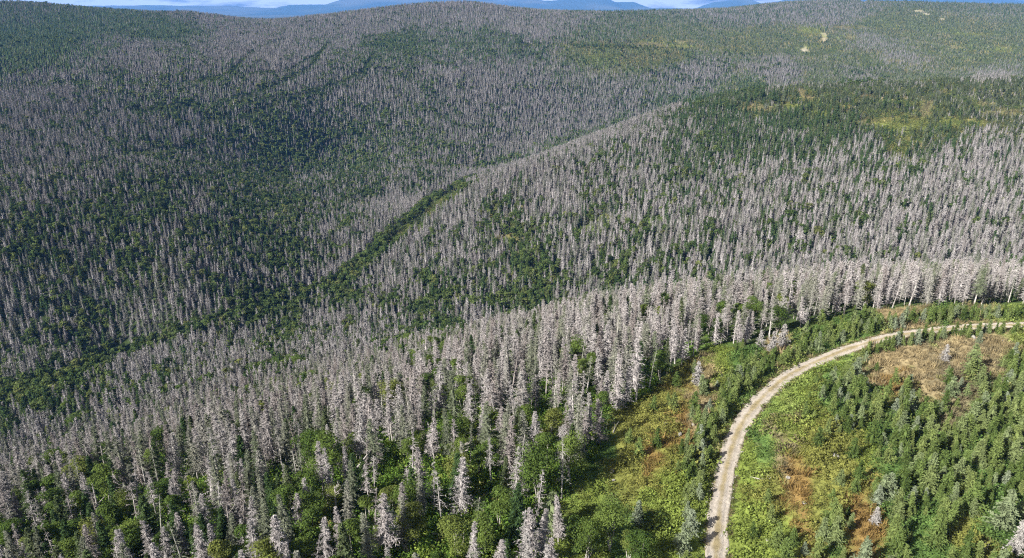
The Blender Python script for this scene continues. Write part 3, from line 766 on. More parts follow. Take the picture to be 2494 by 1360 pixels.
# kinds: list of (trunk, crown, nominal height) for near / mid / far
MODELS = {}
def model(kind, lod, trunk, crown, h): MODELS.setdefault((kind, lod), []).append((trunk, crown, h))
for k in range(9):                                                    # dead balsam fir
    bs = (.10, .22, .16, .28, .12, .34, .18, .08, .24)[k]
    rm = (1.25, 1.05, 1.5, .95, 1.35, 1.2, .85, 1.6, 1.1)[k]
    t, c = conifer(11, rm * 1.25, 36, 6, bs, .40, 5, .46, .085, 100 + k, core=.26, power=.92, gap=.16 + .06 * (k % 4), ragged=.55, roll=.2, lean=(.0, .02, .0, .05, .01, .0, .03, 0, .02)[k], blade=.035)
    model('dead', 0, t, c, 11)
for k in range(5):                                                    # nearly bare, thinned out and snapped ones
    t, c = conifer(11, (1.3, 1.0, 1.5, 1.1, 1.25)[k], (22, 26, 18, 30, 24)[k], 5, (.3, .2, .15, .4, .1)[k], .45, 3, .40, .06, 120 + k, core=.09, power=(.9, .7, .8, .9, .35)[k], gap=(.55, .5, .62, .45, .45)[k], ragged=.8, roll=.3, lean=(.06, .0, .10, .03, .04)[k], blade=.03, trunk_r=.14)
    if k in (1, 4):
        keep_ = c[0][:, 2] < 8.2; fk = keep_[c[1]].all(1); c = (c[0], c[1][fk])
        tz = t[0].copy(); tz[:, 2] = np.minimum(tz[:, 2], 8.3); t = (tz, t[1])
    model('dead', 0, t, c, 11)
for k in range(6):
    t, c = conifer(11, 1.45 + .14 * (k % 4), 24, 6, .08 + .04 * (k % 3), .42, 2, .60, .20, 130 + k, core=.44, power=1.0, gap=.14, ragged=.55, roll=.25, sides=3, blade=.07)
    model('dead', 1, t, c, 11)
for k in range(6):
    t, c = skirts(11, 1.15 + .14 * (k % 3), 6, 5, .06, 150 + k, 1.0)
    model('dead', 2, t, c, 11)
for k in range(6):                                                    # living fir
    t, c = conifer(10, 1.45 + .15 * (k % 3), 42, 7, .10 + .05 * (k % 3), .30, 4, .52, .20, 200 + k, core=.35, power=.8, gap=.1, ragged=.4, roll=.25)
    model('live', 0, t, c, 10)
for k in range(4):
    t, c = conifer(10, 1.5 + .15 * (k % 3), 19, 6, .08, .30, 2, .8, .42, 230 + k, core=.5, power=.85, gap=.08, sides=3, blade=.1)
    model('live', 1, t, c, 10)
for k in range(4):
    t, c = skirts(10, 1.6 + .15 * (k % 3), 5, 6, .05, 250 + k)
    model('live', 2, t, c, 10)
for k in range(7):                                                    # young spruce
    t, c = conifer(4, (1.15, 1.3, 1.0, 1.45, 1.2, 1.35, .95)[k], 19, 8, .02, .22, 4, .36, .15, 300 + k, core=.45, power=.85, gap=.05, ragged=.35, roll=.2, trunk_r=.06, sides=5)
    model('young', 0, t, c, 4)
for k in range(4):
    t, c = conifer(4, 1.2 + .1 * k, 9, 6, .02, .22, 2, .5, .34, 330 + k, core=.5, trunk_r=.06, sides=3, blade=.1)
    model('young', 1, t, c, 4)
for k in range(4):
    t, c = skirts(4, 1.15 + .1 * k, 4, 6, .0, 350 + k)
    model('young', 2, t, c, 4)
for k in range(7):                                                    # birch and other broadleaves
    t, c = broadleaf(7.5, (4.2, 3.6, 4.8, 3.2, 4.0, 5.0, 3.4)[k], 3200, .135, 400 + k, stems=(3, 2, 4, 1, 3, 4, 2)[k], blobs=(9, 8, 11, 7, 9, 12, 8)[k], base=(.28, .34, .18, .4, .12, .2, .3)[k])
    model('broad', 0, t, c, 7.5)
for k in range(5):
    t, c = broadleaf(7.5, 3.8 + .3 * k, 330, .42, 430 + k, stems=2, limbs=False)
    model('broad', 1, t, c, 7.5)
for k in range(5):
    t, c = broadleaf(7.5, 4.0 + .3 * k, 80, .85, 450 + k, stems=1, limbs=False)
    model('broad', 2, t, c, 7.5)
KM_ = {'dead': (M_DEADTRUNK, M_DEADTWIG), 'live': (M_FIRTRUNK, M_FIR), 'young': (M_FIRTRUNK, M_SPRUCE), 'broad': (M_BIRCH, M_LEAF)}
NAMES = {'dead': 'dead_fir_tree', 'live': 'fir_tree', 'young': 'young_spruce', 'broad': 'birch_tree'}

# ------------------------------------------------------------------ scatter
def grid(spacing, r0, r1, jit=.42, pxr=(-260, 2760), pyr=(-80, 1760)):
    n = int(r1 / spacing) + 2
    gx, gy = np.meshgrid(np.arange(-n, n + 1), np.arange(-2, int(n * 1.16) + 1))
    gx = gx.ravel().astype(float) + .5 * (gy.ravel() % 2); gy = gy.ravel() * .866
    x = (gx + rng.uniform(-jit, jit, len(gx))) * spacing; y = (gy + rng.uniform(-jit, jit, len(gy))) * spacing
    r = np.hypot(x, y)
    m = (r >= r0) & (r < r1) & (y > 18) & (np.abs(x) < y * .95 + 40)
    x, y = x[m], y[m]
    z = height(x, y)
    px, py, d = project(x, y, z)
    m = (px > pxr[0]) & (px < pxr[1]) & (py > pyr[0]) & (py < pyr[1])
    return x[m], y[m], z[m], px[m], py[m], d[m]

KINDS = ['dead', 'live', 'broad', 'young']
recs = {k: [] for k in KINDS}      # x,y,z,height,d,px,py
shrub_pts = []                      # x,y,z,scale,r,g,b
def add(kind, x, y, z, h, d, px, py):
    recs[kind].append(np.c_[x, y, z, h, d, px, py])

for spacing, r0, r1 in ((2.5, 40, 260), (3.1, 260, 700), (3.5, 700, 1350), (4.3, 1350, 2700)):
    x, y, z, px, py, d = grid(spacing, r0, r1)
    jx = (fbm(x, y, 22, 201) - .5) * 90; jy = (fbm(x, y, 22, 207) - .5) * 50 * np.clip(py / 500, .12, 1)
    q = idw(px + jx, py + jy - 12, Z)
    cl = near_mask(x, y)
    rd = np.full(len(x), 99.0)
    if r0 < 260:
        rd, rs, _ = road_info(x, y)
    # stream corridors and grown-over trails
    ds, _, _ = polydist(px, py, STREAM); sw = np.interp(py, [430, 500, 700, 850, 1000], [10, 19, 24, 13, 32])
    ins = (ds < sw * (.7 + .6 * fbm(x, y, 14, 231))) & (d > 250)
    q[ins] = np.array([.03, 0, .92, .02, .03])
    rim = (ds > sw) & (ds < sw * 2.2) & (d > 250) & (py > 450) & (py < 700)
    q[rim] = np.array([.97, 0, .03, 0, 0])
    dc, sc_, _ = polydist(px, py, CREST)
    crest = (dc < 22 * (fbm(x, y, 25, 263) - .12)) & (rng.random(len(x)) < .85) & (d > 480) & (d < 730)
    q[crest] = np.array([.95, .02, .03, 0, 0])
    lee = (dc < 40) & (d > 735) & (d < 1150) & (px < 1750)
    q[lee] = .5 * q[lee] + .5 * np.array([.35, .4, .25, 0, 0])
    dd_, _, _ = polydist(px, py, DRAW)
    inr = (dd_ < 15 * (.4 + 1.2 * fbm(x, y, 18, 237))) & (d > 250)
    q[inr] = np.array([.36, .04, .58, 0, .02])
    tr = np.zeros(len(x), bool); core = np.zeros(len(x), bool)
    for T in OLDTRACKS:
        dt, _, _ = polydist(px, py * 2.2, [(a, b * 2.2) for a, b in T])
        ww = np.interp(py, [100, 200, 300, 400], [4, 9, 11, 12])
        tr |= (dt < ww * (.5 + fbm(x, y, 12, 251))) & (d > 300)
        core |= (dt < ww * .45) & (d > 300)
    q[tr] = np.array([.06, .04, .85, .05, .0]); q[core] = np.array([.01, 0, .3, .05, .64])
    # sunny gap right of the stream
    gap = (polydist(px, py, [(1110, 478), (1060, 515), (1000, 565), (950, 600)])[0] < 12) & (d > 300)
    q[gap] = np.array([.02, 0, .06, .12, .8])
    if r0 >= 260:
        q = q ** 1.2
        keepb = ins | inr | tr
        mv = np.where(keepb, 0, .34 * q[:, 2]); q[:, 2] -= mv; q[:, 1] += mv
    q /= q.sum(1, keepdims=True)
    q[:, 2] *= np.where(d > 250, 1.5, np.interp(py, [950, 1150], [.5, .85])); q[:, 1] *= np.where(d > 250, 1.35, np.interp(py, [950, 1150], [.6, .9])); q[:, 3] *= 1.25
    q[:, 0] *= np.where(d < 250, np.interp(py, [950, 1180], [1.5, .78]), 1.0)
    q /= q.sum(1, keepdims=True)
    u = .68 * rng.random(len(x)) + .32 * np.clip((fbm(x, y, 13, 211, 2) - .5) * 2.2 + .5, 0, 1)
    # equalise so that the shares hold
    u = np.argsort(np.argsort(u)) / len(u)
    cum = np.cumsum(q, 1); cum /= cum[:, -1:]
    # order broadleaf first so that it forms patches
    order = [2, 1, 0, 3, 4]
    cum = np.cumsum(q[:, order], 1); cum /= cum[:, -1:]
    kk = np.array(order)[np.minimum((u[:, None] > cum).sum(1), 4)]
    bare = np.zeros(len(x), bool)
    for (bx, by, ra, rb, bc) in FARBARE:
        inb = (np.hypot((px - bx) / ra, (py - by) / rb) + (fbm(x, y, 14, 61, 3) - .5) * 2.2 < 1.2) & (d > 300) & ~bare
        if bc is not G_: inb &= rng.random(len(x)) < .88
        bare |= inb
        if bc is not G_ and inb.any():
            n_ = inb.sum()
            shrub_pts.append(np.c_[x[inb], y[inb], z[inb], rng.uniform(1.2, 2.6, n_), np.array(bc) * rng.normal(1, .15, (n_, 1))])
    ok = ~cl & (rd > 3.2) & ~bare & ((d > 165) | (rng.random(len(x)) < np.interp(py, [780, 1000], [1, .86])))
    hs = fbm(x, y, 40, 221)
    for ki, kn in enumerate(['dead', 'live', 'broad', 'young']):
        m = ok & (kk == ki)
        n = m.sum()
        rv = rng.random(n)
        if kn == 'dead': h = np.where(d[m] < 260, 6.3 + 4.4 * rv ** 1.1 + 2.2 * (hs[m] - .3) + 1.2 * (py[m] > 1000), 7.4 + 4.6 * rv ** .9 + 2.2 * (hs[m] - .3))
        elif kn == 'live': h = np.where(d[m] < 250, 4.6 + 4.2 * rv, 6.0 + 4.5 * rv) - 2.0 * ((px[m] < 520) & (py[m] < 130))
        elif kn == 'broad': h = np.where(d[m] > 250, 5.4 + 3.2 * rv, 3.8 + 3.0 * rv)
        else: h = 2.6 + 3.0 * rv
        if kn == 'dead': h = h * .86 * (1 - .6 * np.clip(q[m, 3] * 1.3 + q[m, 4] * .5, 0, 1)) * (1 - .35 * q[m, 1])
        if kn == 'broad': h = np.where(core[m] | gap[m], h * .5, np.where(tr[m], h * .75, h))
        add(kn, x[m], y[m], z[m], h, d[m], px[m], py[m])
    # undergrowth and open ground brush
    m = ok & (kk == 4)
    if m.any():
        far = d[m] > 200
        n = m.sum(); pal = rng.random(n)
        colr = np.where((pal < .5)[:, None], np.array([.10, .135, .04]), np.where((pal < .8)[:, None], np.array([.17, .165, .055]), np.array([.065, .10, .032])))
        shrub_pts.append(np.c_[x[m], y[m], z[m], rng.uniform(1.0, 2.2, n) * (1 + .8 * far), colr])

# young spruces in the clearing
x, y, z, px, py, d = grid(1.4, 50, 230)
cl = near_mask(x, y)
rd, rs, ra_ = road_info(x, y)
wob = np.stack([(fbm(x, y, 9, 301) - .5) * 70, (fbm(x, y, 9, 311) - .5) * 40], -1)
q = idw(px + wob[:, 0], py + wob[:, 1], CZT, 5.0)
p = np.clip((q[:, 3] - .05) * 1.3 * (0.25 + 1.5 * fbm(x, y, 7, 321)), 0, 1)
left = rs < 0
hedgeL = left & (rd > 2.4) & (rd < np.where(py > 1150, 4.4, 6.2) + 2.5 * (fbm(x, y, 10, 331) - .5)) & (py < 1330)
hedgeR = (~left) & (rd > 2.5) & (rd < 4.6) & (px > 2085)
p = np.where(hedgeL, .9, p)
p = np.where(hedgeR, .85, p)
p = np.where((~left) & (rd < 5.5) & ~hedgeR, p * .15, p)
m = cl & (rd > 2.3) & (rng.random(len(x)) < p)
hh = np.where(hedgeL | hedgeR, 1.7 + 1.5 * rng.random(len(x)), 1.2 + 2.7 * rng.random(len(x)) ** 1.3)
hh = np.where((px > 2080) & (py > 900) & ~hedgeR, hh * 1.12, hh)
add('young', x[m], y[m], z[m], hh[m], d[m], px[m], py[m])
spruce_xy = np.c_[x[m], y[m]]

# single trees placed by eye in the clearing and at its edge: photo x, y of the foot, kind, height
SINGLE = [(1462, 1032, 'broad', 5.6), (1388, 1182, 'broad', 7.6), (1310, 1225, 'broad', 8.2), (1485, 1345, 'broad', 7.0), (1430, 1372, 'broad', 6.2), (1560, 1395, 'broad', 5.8), (1400, 1350, 'broad', 5.6), (1530, 1372, 'broad', 4.6), (1610, 935, 'broad', 6.4),
          (1697, 940, 'deadyoung', 4.4), (1548, 968, 'dead', 10.5), (1880, 858, 'deadyoung', 4.2), (1905, 845, 'deadyoung', 4.6), (1850, 850, 'deadyoung', 3.8), (1960, 790, 'deadyoung', 3.6), (2300, 880, 'deadyoung', 3.2), (2365, 905, 'young', 5.2), (1360, 1330, 'dead', 7.2), (1345, 1300, 'young', 6.0),
          (1590, 1002, 'young', 2.8), (1640, 1000, 'young', 3.2), (1690, 1000, 'young', 3.4), (1600, 1090, 'young', 3.3), (1530, 1080, 'young', 2.6), (2130, 1280, 'deadyoung', 2.6), (2470, 1352, 'deadyoung', 4.6), (2440, 1290, 'young', 5.4), (2275, 1335, 'young', 5.2), (2030, 1330, 'young', 4.0), (2000, 1320, 'young', 3.6), (1660, 1350, 'young', 4.2), (1680, 1300, 'young', 3.6), (2075, 1120, 'young', 3.4), (1990, 1090, 'young', 3.2), (1870, 1230, 'young', 2.4),
          (805, 1180, 'broad', 8.4), (760, 1150, 'broad', 7.6), (700, 1290, 'broad', 6.6), (770, 1350, 'broad', 7.0), (870, 1130, 'broad', 5.6), (270, 1240, 'broad', 7.2), (395, 1120, 'broad', 6.6), (1175, 1350, 'broad', 6.2), (1220, 1290, 'broad', 6.4), (690, 1010, 'broad', 6.6), (1700, 830, 'broad', 6.2), (1800, 812, 'broad', 6.4), (1895, 790, 'broad', 6.6), (1750, 800, 'broad', 6.0), (1830, 800, 'broad', 6.8), (1130, 1010, 'broad', 7.6), (960, 1010, 'broad', 7.6), (1110, 1360, 'broad', 5.6), (140, 1180, 'broad', 6.0)]
singles = []
for (sx, sy, kn, h) in SINGLE:
    X, Y = ray_ground(sx, sy, height)
    singles.append((X, Y, kn, h))
# keep forest trees off the singles
SX = np.array([(a, b) for a, b, _, _ in singles])
def clear_of(rec, rad_):
    d2 = np.full(len(rec), 1e9)
    near = rec[:, 4] < 260
    if near.any():
        dd = np.hypot(rec[near, 0][:, None] - SX[:, 0], rec[near, 1][:, None] - SX[:, 1]).min(1)
        d2[near] = dd
    return rec[d2 > rad_]
for k in KINDS:
    recs[k] = clear_of(np.vstack(recs[k]), 2.5)
DY = []
for (X, Y, kn, h) in singles:
    Zz = height(np.array([X]), np.array([Y])); a, b, c = project(np.array([X]), np.array([Y]), Zz)
    row = np.array([[X, Y, Zz[0], h, c[0], a[0], b[0]]])
    if kn == 'deadyoung': DY.append(row[0])
    else: recs[kn] = np.vstack([recs[kn], row])

# ------------------------------------------------------------------ stuff objects through geometry nodes
def gn_scatter(name, pts, scale, rot, idx, models, label_kind="stuff", tint=None):
    """one object: points carrying instances of the given model meshes"""
    coll = bpy.data.collections.new(name + "_models")
    for k, me in enumerate(models):
        o = bpy.data.objects.new("%s_model_%02d" % (name, k), me); coll.objects.link(o)
    me = bpy.data.meshes.new(name)
    n = len(pts)
    me.vertices.add(n); me.vertices.foreach_set("co", np.asarray(pts, np.float32).ravel())
    for an, at, dat in (("scl", 'FLOAT_VECTOR', scale), ("rot", 'FLOAT_VECTOR', rot)):
        A = me.attributes.new(an, at, 'POINT'); A.data.foreach_set("vector", np.asarray(dat, np.float32).ravel())
    A = me.attributes.new("idx", 'INT', 'POINT'); A.data.foreach_set("value", np.asarray(idx, np.int32))
    A = me.attributes.new("shade", 'FLOAT', 'POINT'); A.data.foreach_set("value", rng.random(n).astype(np.float32))
    if tint is not None:
        A = me.attributes.new("tint", 'FLOAT_COLOR', 'POINT'); A.data.foreach_set("color", np.c_[tint, np.ones(n)].astype(np.float32).ravel())
    ob = link(name, me)
    ng = bpy.data.node_groups.new(name + "_scatter", 'GeometryNodeTree')
    ng.interface.new_socket("Geometry", in_out='INPUT', socket_type='NodeSocketGeometry')
    ng.interface.new_socket("Geometry", in_out='OUTPUT', socket_type='NodeSocketGeometry')
    gi = ng.nodes.new("NodeGroupInput"); go = ng.nodes.new("NodeGroupOutput")
    ci = ng.nodes.new("GeometryNodeCollectionInfo"); ci.inputs['Collection'].default_value = coll
    ci.inputs['Separate Children'].default_value = True; ci.inputs['Reset Children'].default_value = True
    ip = ng.nodes.new("GeometryNodeInstanceOnPoints"); ip.inputs['Pick Instance'].default_value = True
    def attr(nm, dt):
        a = ng.nodes.new("GeometryNodeInputNamedAttribute"); a.data_type = dt; a.inputs['Name'].default_value = nm
        return [s for s in a.outputs if s.enabled and s.name == 'Attribute'][0]
    ng.links.new(gi.outputs[0], ip.inputs['Points']); ng.links.new(ci.outputs[0], ip.inputs['Instance'])
    ng.links.new(attr("idx", 'INT'), ip.inputs['Instance Index'])
    ng.links.new(attr("rot", 'FLOAT_VECTOR'), ip.inputs['Rotation'])
    ng.links.new(attr("scl", 'FLOAT_VECTOR'), ip.inputs['Scale'])
    ng.links.new(ip.outputs[0], go.inputs[0])
    mod = ob.modifiers.new("scatter", 'NODES'); mod.node_group = ng
    ob["kind"] = label_kind
    return ob

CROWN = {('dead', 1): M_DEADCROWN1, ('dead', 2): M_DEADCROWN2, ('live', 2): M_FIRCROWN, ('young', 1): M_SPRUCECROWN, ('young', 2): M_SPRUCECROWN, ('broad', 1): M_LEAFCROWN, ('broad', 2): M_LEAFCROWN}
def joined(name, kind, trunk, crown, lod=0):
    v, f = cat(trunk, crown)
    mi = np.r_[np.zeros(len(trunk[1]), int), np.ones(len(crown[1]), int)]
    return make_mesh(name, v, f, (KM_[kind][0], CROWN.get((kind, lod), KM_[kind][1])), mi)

NEAR_D = 235.0
MID_D = 720.0
STUFF = {'dead': ('dead_fir_forest', 'grey mass of dead firs covering the valley slopes', 'forest'),
         'live': ('fir_forest', 'dark green living firs spread through the far forest', 'forest'),
         'broad': ('broadleaf_forest', 'green broadleaf trees lining the stream and lower slopes', 'forest'),
         'young': ('young_spruce_thicket', 'low green spruce thicket on the far ridge tops', 'thicket')}
INDIV = {}
NI = 300
print("tree counts", {k: len(recs[k]) for k in KINDS})
for kind in KINDS:
    A = recs[kind]
    infr = (A[:, 5] > -20) & (A[:, 5] < 2514) & (A[:, 6] > 0) & (A[:, 6] < 1360 + 1500 * A[:, 3] / A[:, 4])
    size = np.where(infr, A[:, 3] / A[:, 4], 0)
    # the far side of the brow is hidden: prefer the hilltop
    o = np.argsort(-size)[:NI]
    sel = np.zeros(len(A), bool); sel[o] = True
    INDIV[kind] = A[sel]
    B = A[~sel]
    ms = []; hs_ = []; start = []
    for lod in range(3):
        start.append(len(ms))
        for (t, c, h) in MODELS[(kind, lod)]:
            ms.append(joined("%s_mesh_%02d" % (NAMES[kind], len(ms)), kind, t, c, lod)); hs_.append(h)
    cnt = [len(MODELS[(kind, l)]) for l in range(3)]
    lod = np.where(B[:, 4] < NEAR_D, 0, np.where(B[:, 4] < MID_D, 1, 2))
    idx = np.array(start)[lod] + (rng.random(len(B)) * np.array(cnt)[lod]).astype(int)
    s = B[:, 3] / np.array(hs_)[idx]
    wv = rng.uniform(.88, 1.2, len(B)) * (1.28 if kind == 'dead' else 1.0)
    rot = np.c_[rng.normal(0, .03, len(B)), rng.normal(0, .03, len(B)), rng.uniform(0, 6.28, len(B))]
    nm, lab, cat_ = STUFF[kind]
    ob = gn_scatter(nm, B[:, :3], np.c_[s * wv, s * wv, s], rot, idx, ms)
    tag(ob, lab, cat_)

# ------------------------------------------------------------------ snags, logs and stones that serve as landmarks
def put(name, parts, x, y, z, rz, label, cat_, group=None, shade=.5):
    """parts: (part name, (verts, faces), material); a single part becomes the object itself"""
    if len(parts) == 1:
        o = link(name, make_mesh(name, *parts[0][1], [parts[0][2]]))
        o["shade"] = shade
    else:
        o = bpy.data.objects.new(name, None); COL.objects.link(o); o.empty_display_size = .3
        for pn, g, m in parts:
            c = link(pn, make_mesh(name + "_" + pn, *g, [m]), o); c["shade"] = shade
    o.location = (x, y, z); o.rotation_euler = (0, 0, rz)
    return tag(o, label, cat_, group)
def snag(h, forks, seed, lean=(0, 0)):
    g = np.random.default_rng(seed)
    L = np.array([lean[0], lean[1], 1.0])
    stem = tube([L * t * h + np.array([g.normal(0, .06), g.normal(0, .06), 0]) * (t > 0) for t in (-.04, .3, .6, .85, 1.0)], [.17, .15, .12, .09, .05], 7)
    br = []
    for k in range(forks):
        t = g.uniform(.55, .98); a = g.uniform(0, 6.28); ln = h * g.uniform(.16, .34)
        b = L * t * h; e = b + np.array([math.cos(a) * ln * .75, math.sin(a) * ln * .75, ln * g.uniform(.4, .9)])
        m = (b + e) / 2 + np.array([0, 0, -.08 * ln])
        tw = [tube([b, m, e], [.06, .04, .012], 5)]
        for q in range(3):
            f_ = g.uniform(.35, .8); e2 = e * f_ + b * (1 - f_) + np.array([0, 0, -.08 * ln * (1 - abs(2 * f_ - 1))]); a2 = a + g.uniform(-1.2, 1.2); l2 = ln * g.uniform(.25, .5)
            tw.append(tube([e2, e2 + np.array([math.cos(a2) * l2, math.sin(a2) * l2, l2 * g.uniform(.1, .7)])], [.026, .008], 4))
        br.append(("branch", cat(*tw), M_SNAG))
    return [("trunk", stem, M_SNAG)] + br
def rock(w, seed):
    g = np.random.default_rng(seed)
    n1, n2 = 7, 10
    v = []
    for i_ in range(n1):
        th = math.pi * (i_ + .5) / n1
        for j_ in range(n2):
            ph = 2 * math.pi * j_ / n2
            v.append((math.sin(th) * math.cos(ph), math.sin(th) * math.sin(ph), math.cos(th)))
    v = np.array(v); 
    for _ in range(7):                                               # chop flat facets
        d = g.normal(0, 1, 3); d /= np.linalg.norm(d); c = g.uniform(.55, .85)
        p = v @ d; v = v - np.outer(np.maximum(p - c, 0), d)
    v = v * np.array([w, w * g.uniform(.6, .9), w * g.uniform(.45, .65)]) * .5
    f = []
    for i_ in range(n1 - 1):
        for j_ in range(n2):
            a, b = i_ * n2 + j_, i_ * n2 + (j_ + 1) % n2
            f += [(a, a + n2, b + n2), (a, b + n2, b)]
    v = np.vstack([v, [v[:n2].mean(0)], [v[-n2:].mean(0)]])
    for j_ in range(n2):
        f += [(len(v) - 2, j_, (j_ + 1) % n2), (len(v) - 1, (n1 - 1) * n2 + (j_ + 1) % n2, (n1 - 1) * n2 + j_)]
    return v, np.array(f)
def log_(ln, r, seed, rise=0.05, stubs=5):
    g = np.random.default_rng(seed)
    stem = tube([(-ln / 2, 0, r * .7), (0, g.normal(0, .1), r * .7 + rise * ln / 2), (ln / 2, 0, r * .6 + rise * ln)], [r, r * .8, r * .45], 8)
    br = []
    for k in range(stubs):
        t = g.uniform(-.3, .5); a = g.uniform(.3, 2.8); l = g.uniform(.4, 1.1)
        b = np.array([t * ln, 0, r + rise * ln * (t + .5)])
        br.append(("branch", tube([b, b + np.array([.4 * l, math.cos(a) * l, abs(math.sin(a)) * l])], [r * .3, .01], 4), M_SNAG))
    return [("trunk", stem, M_SNAG)] + br

LANDMARK = []      # x, y, phrase
def at_photo(px, py):
    X, Y = ray_ground(px, py, height)
    return X, Y, float(height(np.array([X]), np.array([Y]))[0])
for (px_, py_, h_, fk, ln_, lab, ph) in [
        (259, 1302, 8.0, 5, (-.06, .03), "tall bleached forked snag leaning over the left front slope", "by the tall bleached forked snag"),
        (157, 1190, 6.0, 6, (.02, 0), "white dead snag with antler-like limbs among green firs", "by the white antler-limbed snag"),
        (262, 1168, 6.5, 7, (.0, .02), "wide-branched bare snag rising beside a dark birch", "by the wide-branched bare snag"),
        (330, 1092, 7.5, 8, (.03, 0), "pale crooked snag poking above the grey dead firs", "by the pale crooked snag"),
        (819, 1264, 5.0, 7, (.02, .02), "thin grey leafless snag beside the round birch thicket", "by the thin grey leafless snag"),
        (1124, 1182, 7.0, 4, (.01, .0), "white birch snag standing in bright green undergrowth", "by the white birch snag"),
        (958, 1092, 4.5, 3, (-.05, 0), "short broken white birch stub under dead firs", "by the short broken birch stub"),
        (1548, 985, 6.0, 3, (.0, .0), "bare grey pole-like snag at the forest edge", "by the bare pole-like snag"),
        (2466, 1125, 2.6, 6, (.05, 0), "small white driftwood-like snag among young spruces", "by the small white snag"),
        (565, 1345, 7.0, 4, (.04, .02), "slender pale snag over bright green ferny undergrowth", "by the slender pale snag")]:
    X, Y, Zz = at_photo(px_, py_)
    put("dead_snag", snag(h_, fk, int(px_), ln_), X, Y, Zz - .05, 0, lab, "snag", "bleached snags", rng.random())
    LANDMARK.append((X, Y, ph))
for (px_, py_, ln_, r_, rz_, rise, lab, ph) in [
        (858, 1195, 8.5, .2, .9, .55, "leaning fallen dead trunk propped against the front firs", "by the leaning fallen trunk"),
        (2252, 1046, 2.6, .14, .2, .02, "short pale log lying among the young spruces", "by the short pale log"),
        (1470, 1045, 4.2, .13, .5, .06, "grey fallen trunk with broken limbs at forest edge", "by the grey fallen trunk"),
        (1500, 1042, 3.4, .11, 1.2, .09, "thin fallen trunk crossing the slash below the birch", "by the thin crossed fallen trunk"),
        (1850, 1170, 2.4, .12, -.3, .02, "bleached log on rust coloured ferns inside the bend", "by the bleached log"),
        (2390, 1348, 3.0, .12, .15, .03, "weathered log on dry grass between small spruces", "by the weathered log in dry grass"),
        (1690, 880, 3.4, .12, -.5, .04, "fallen grey trunk near the hedge end of clearing", "by the fallen trunk near the hedge")]:
    X, Y, Zz = at_photo(px_, py_)
    put("fallen_log", log_(ln_, r_, int(px_), rise), X, Y, Zz - .02, rz_, lab, "log", "fallen logs", rng.random())
    LANDMARK.append((X, Y, ph))
for k, (px_, py_, w_, lab, ph) in enumerate([
        (2035, 1114, 1.3, "big pale boulder above the rust coloured ferns", "by the big pale boulder"), (1919, 1169, .8, "flat white stone in the rust coloured ferns", "by the flat white stone"),
        (2312, 1308, 1.0, "pale angular stone in the dry grass gap", "by the pale angular stone"), (2234, 1016, .7, "small white stone among dense young spruces", "by the small white stone"),
        (1622, 1035, .9, "pale stone beside the lone round spruce in clearing", "by the pale clearing stone"), (1656, 1062, 1.0, "light grey stone on rusty grass near the hedge", "by the light grey stone"),
        (1491, 1151, .9, "pinkish stone in yellow brush of the clearing", "by the pinkish stone"), (1495, 1172, .6, "little white stone below the pinkish one", "by the little white stone"),
        (1757, 918, .9, "grey stone on straw near the upper hedge", "by the grey stone on straw"), (2370, 826, 1.3, "white boulder alone in the straw meadow", "by the white meadow boulder"),
        (1688, 1036, .8, "stone on the straw patch beside the hedge", "by the stone on the straw patch"), (1958, 1228, .7, "pale stone half sunk in tan grass", "by the half sunk pale stone"),
        (2092, 1180, .6, "small stone under a lone spruce shadow", "by the shaded small stone"), (2440, 832, .8, "low pale rock at the far end of meadow", "by the low meadow rock"),
        (1880, 1240, .7, "rounded light stone beside the track's inner brush", "by the rounded light stone"), (2480, 1300, .7, "pale stone below a silvery dead spruce", "by the pale stone under dead spruce"),
        (1870, 1318, .6, "small sharp stone in green brush near track", "by the small sharp stone")]):
    X, Y, Zz = at_photo(px_, py_)
    put("rock", [("rock", rock(w_, 900 + k), M_ROCK)], X, Y, Zz + w_ * .12, rng.uniform(0, 6), lab, "rock", "pale stones in the clearing", rng.random())
    LANDMARK.append((X, Y, ph))
# loose stones along the track edges
sr = []
rk = [make_mesh("track_stone_%d" % k, *rock(.32, 950 + k), [M_ROCK]) for k in range(5)]
ns = 900
ss_ = rng.uniform(0, seg[-1], ns); so = rng.choice([-1, 1], ns) * (HW * rng.normal(.98, .13, ns))
so = np.where(rng.random(ns) < .3, rng.uniform(-1.3, 1.3, ns), so)
xs = np.interp(ss_, seg, road[:, 0]) + np.interp(ss_, seg, nrm[:, 0]) * so; ys = np.interp(ss_, seg, road[:, 1]) + np.interp(ss_, seg, nrm[:, 1]) * so
zs_ = np.interp(ss_, seg, road_z) + .02
sc_ = rng.uniform(.2, 1.0, ns) ** 2 * 1.0 + .15
tag(gn_scatter("loose_stones", np.c_[xs, ys, zs_], np.c_[sc_, sc_, sc_ * .8], np.c_[np.zeros(ns), np.zeros(ns), rng.uniform(0, 6.28, ns)], rng.integers(0, 5, ns), rk), "pale loose stones strewn along the gravel track", "stones")

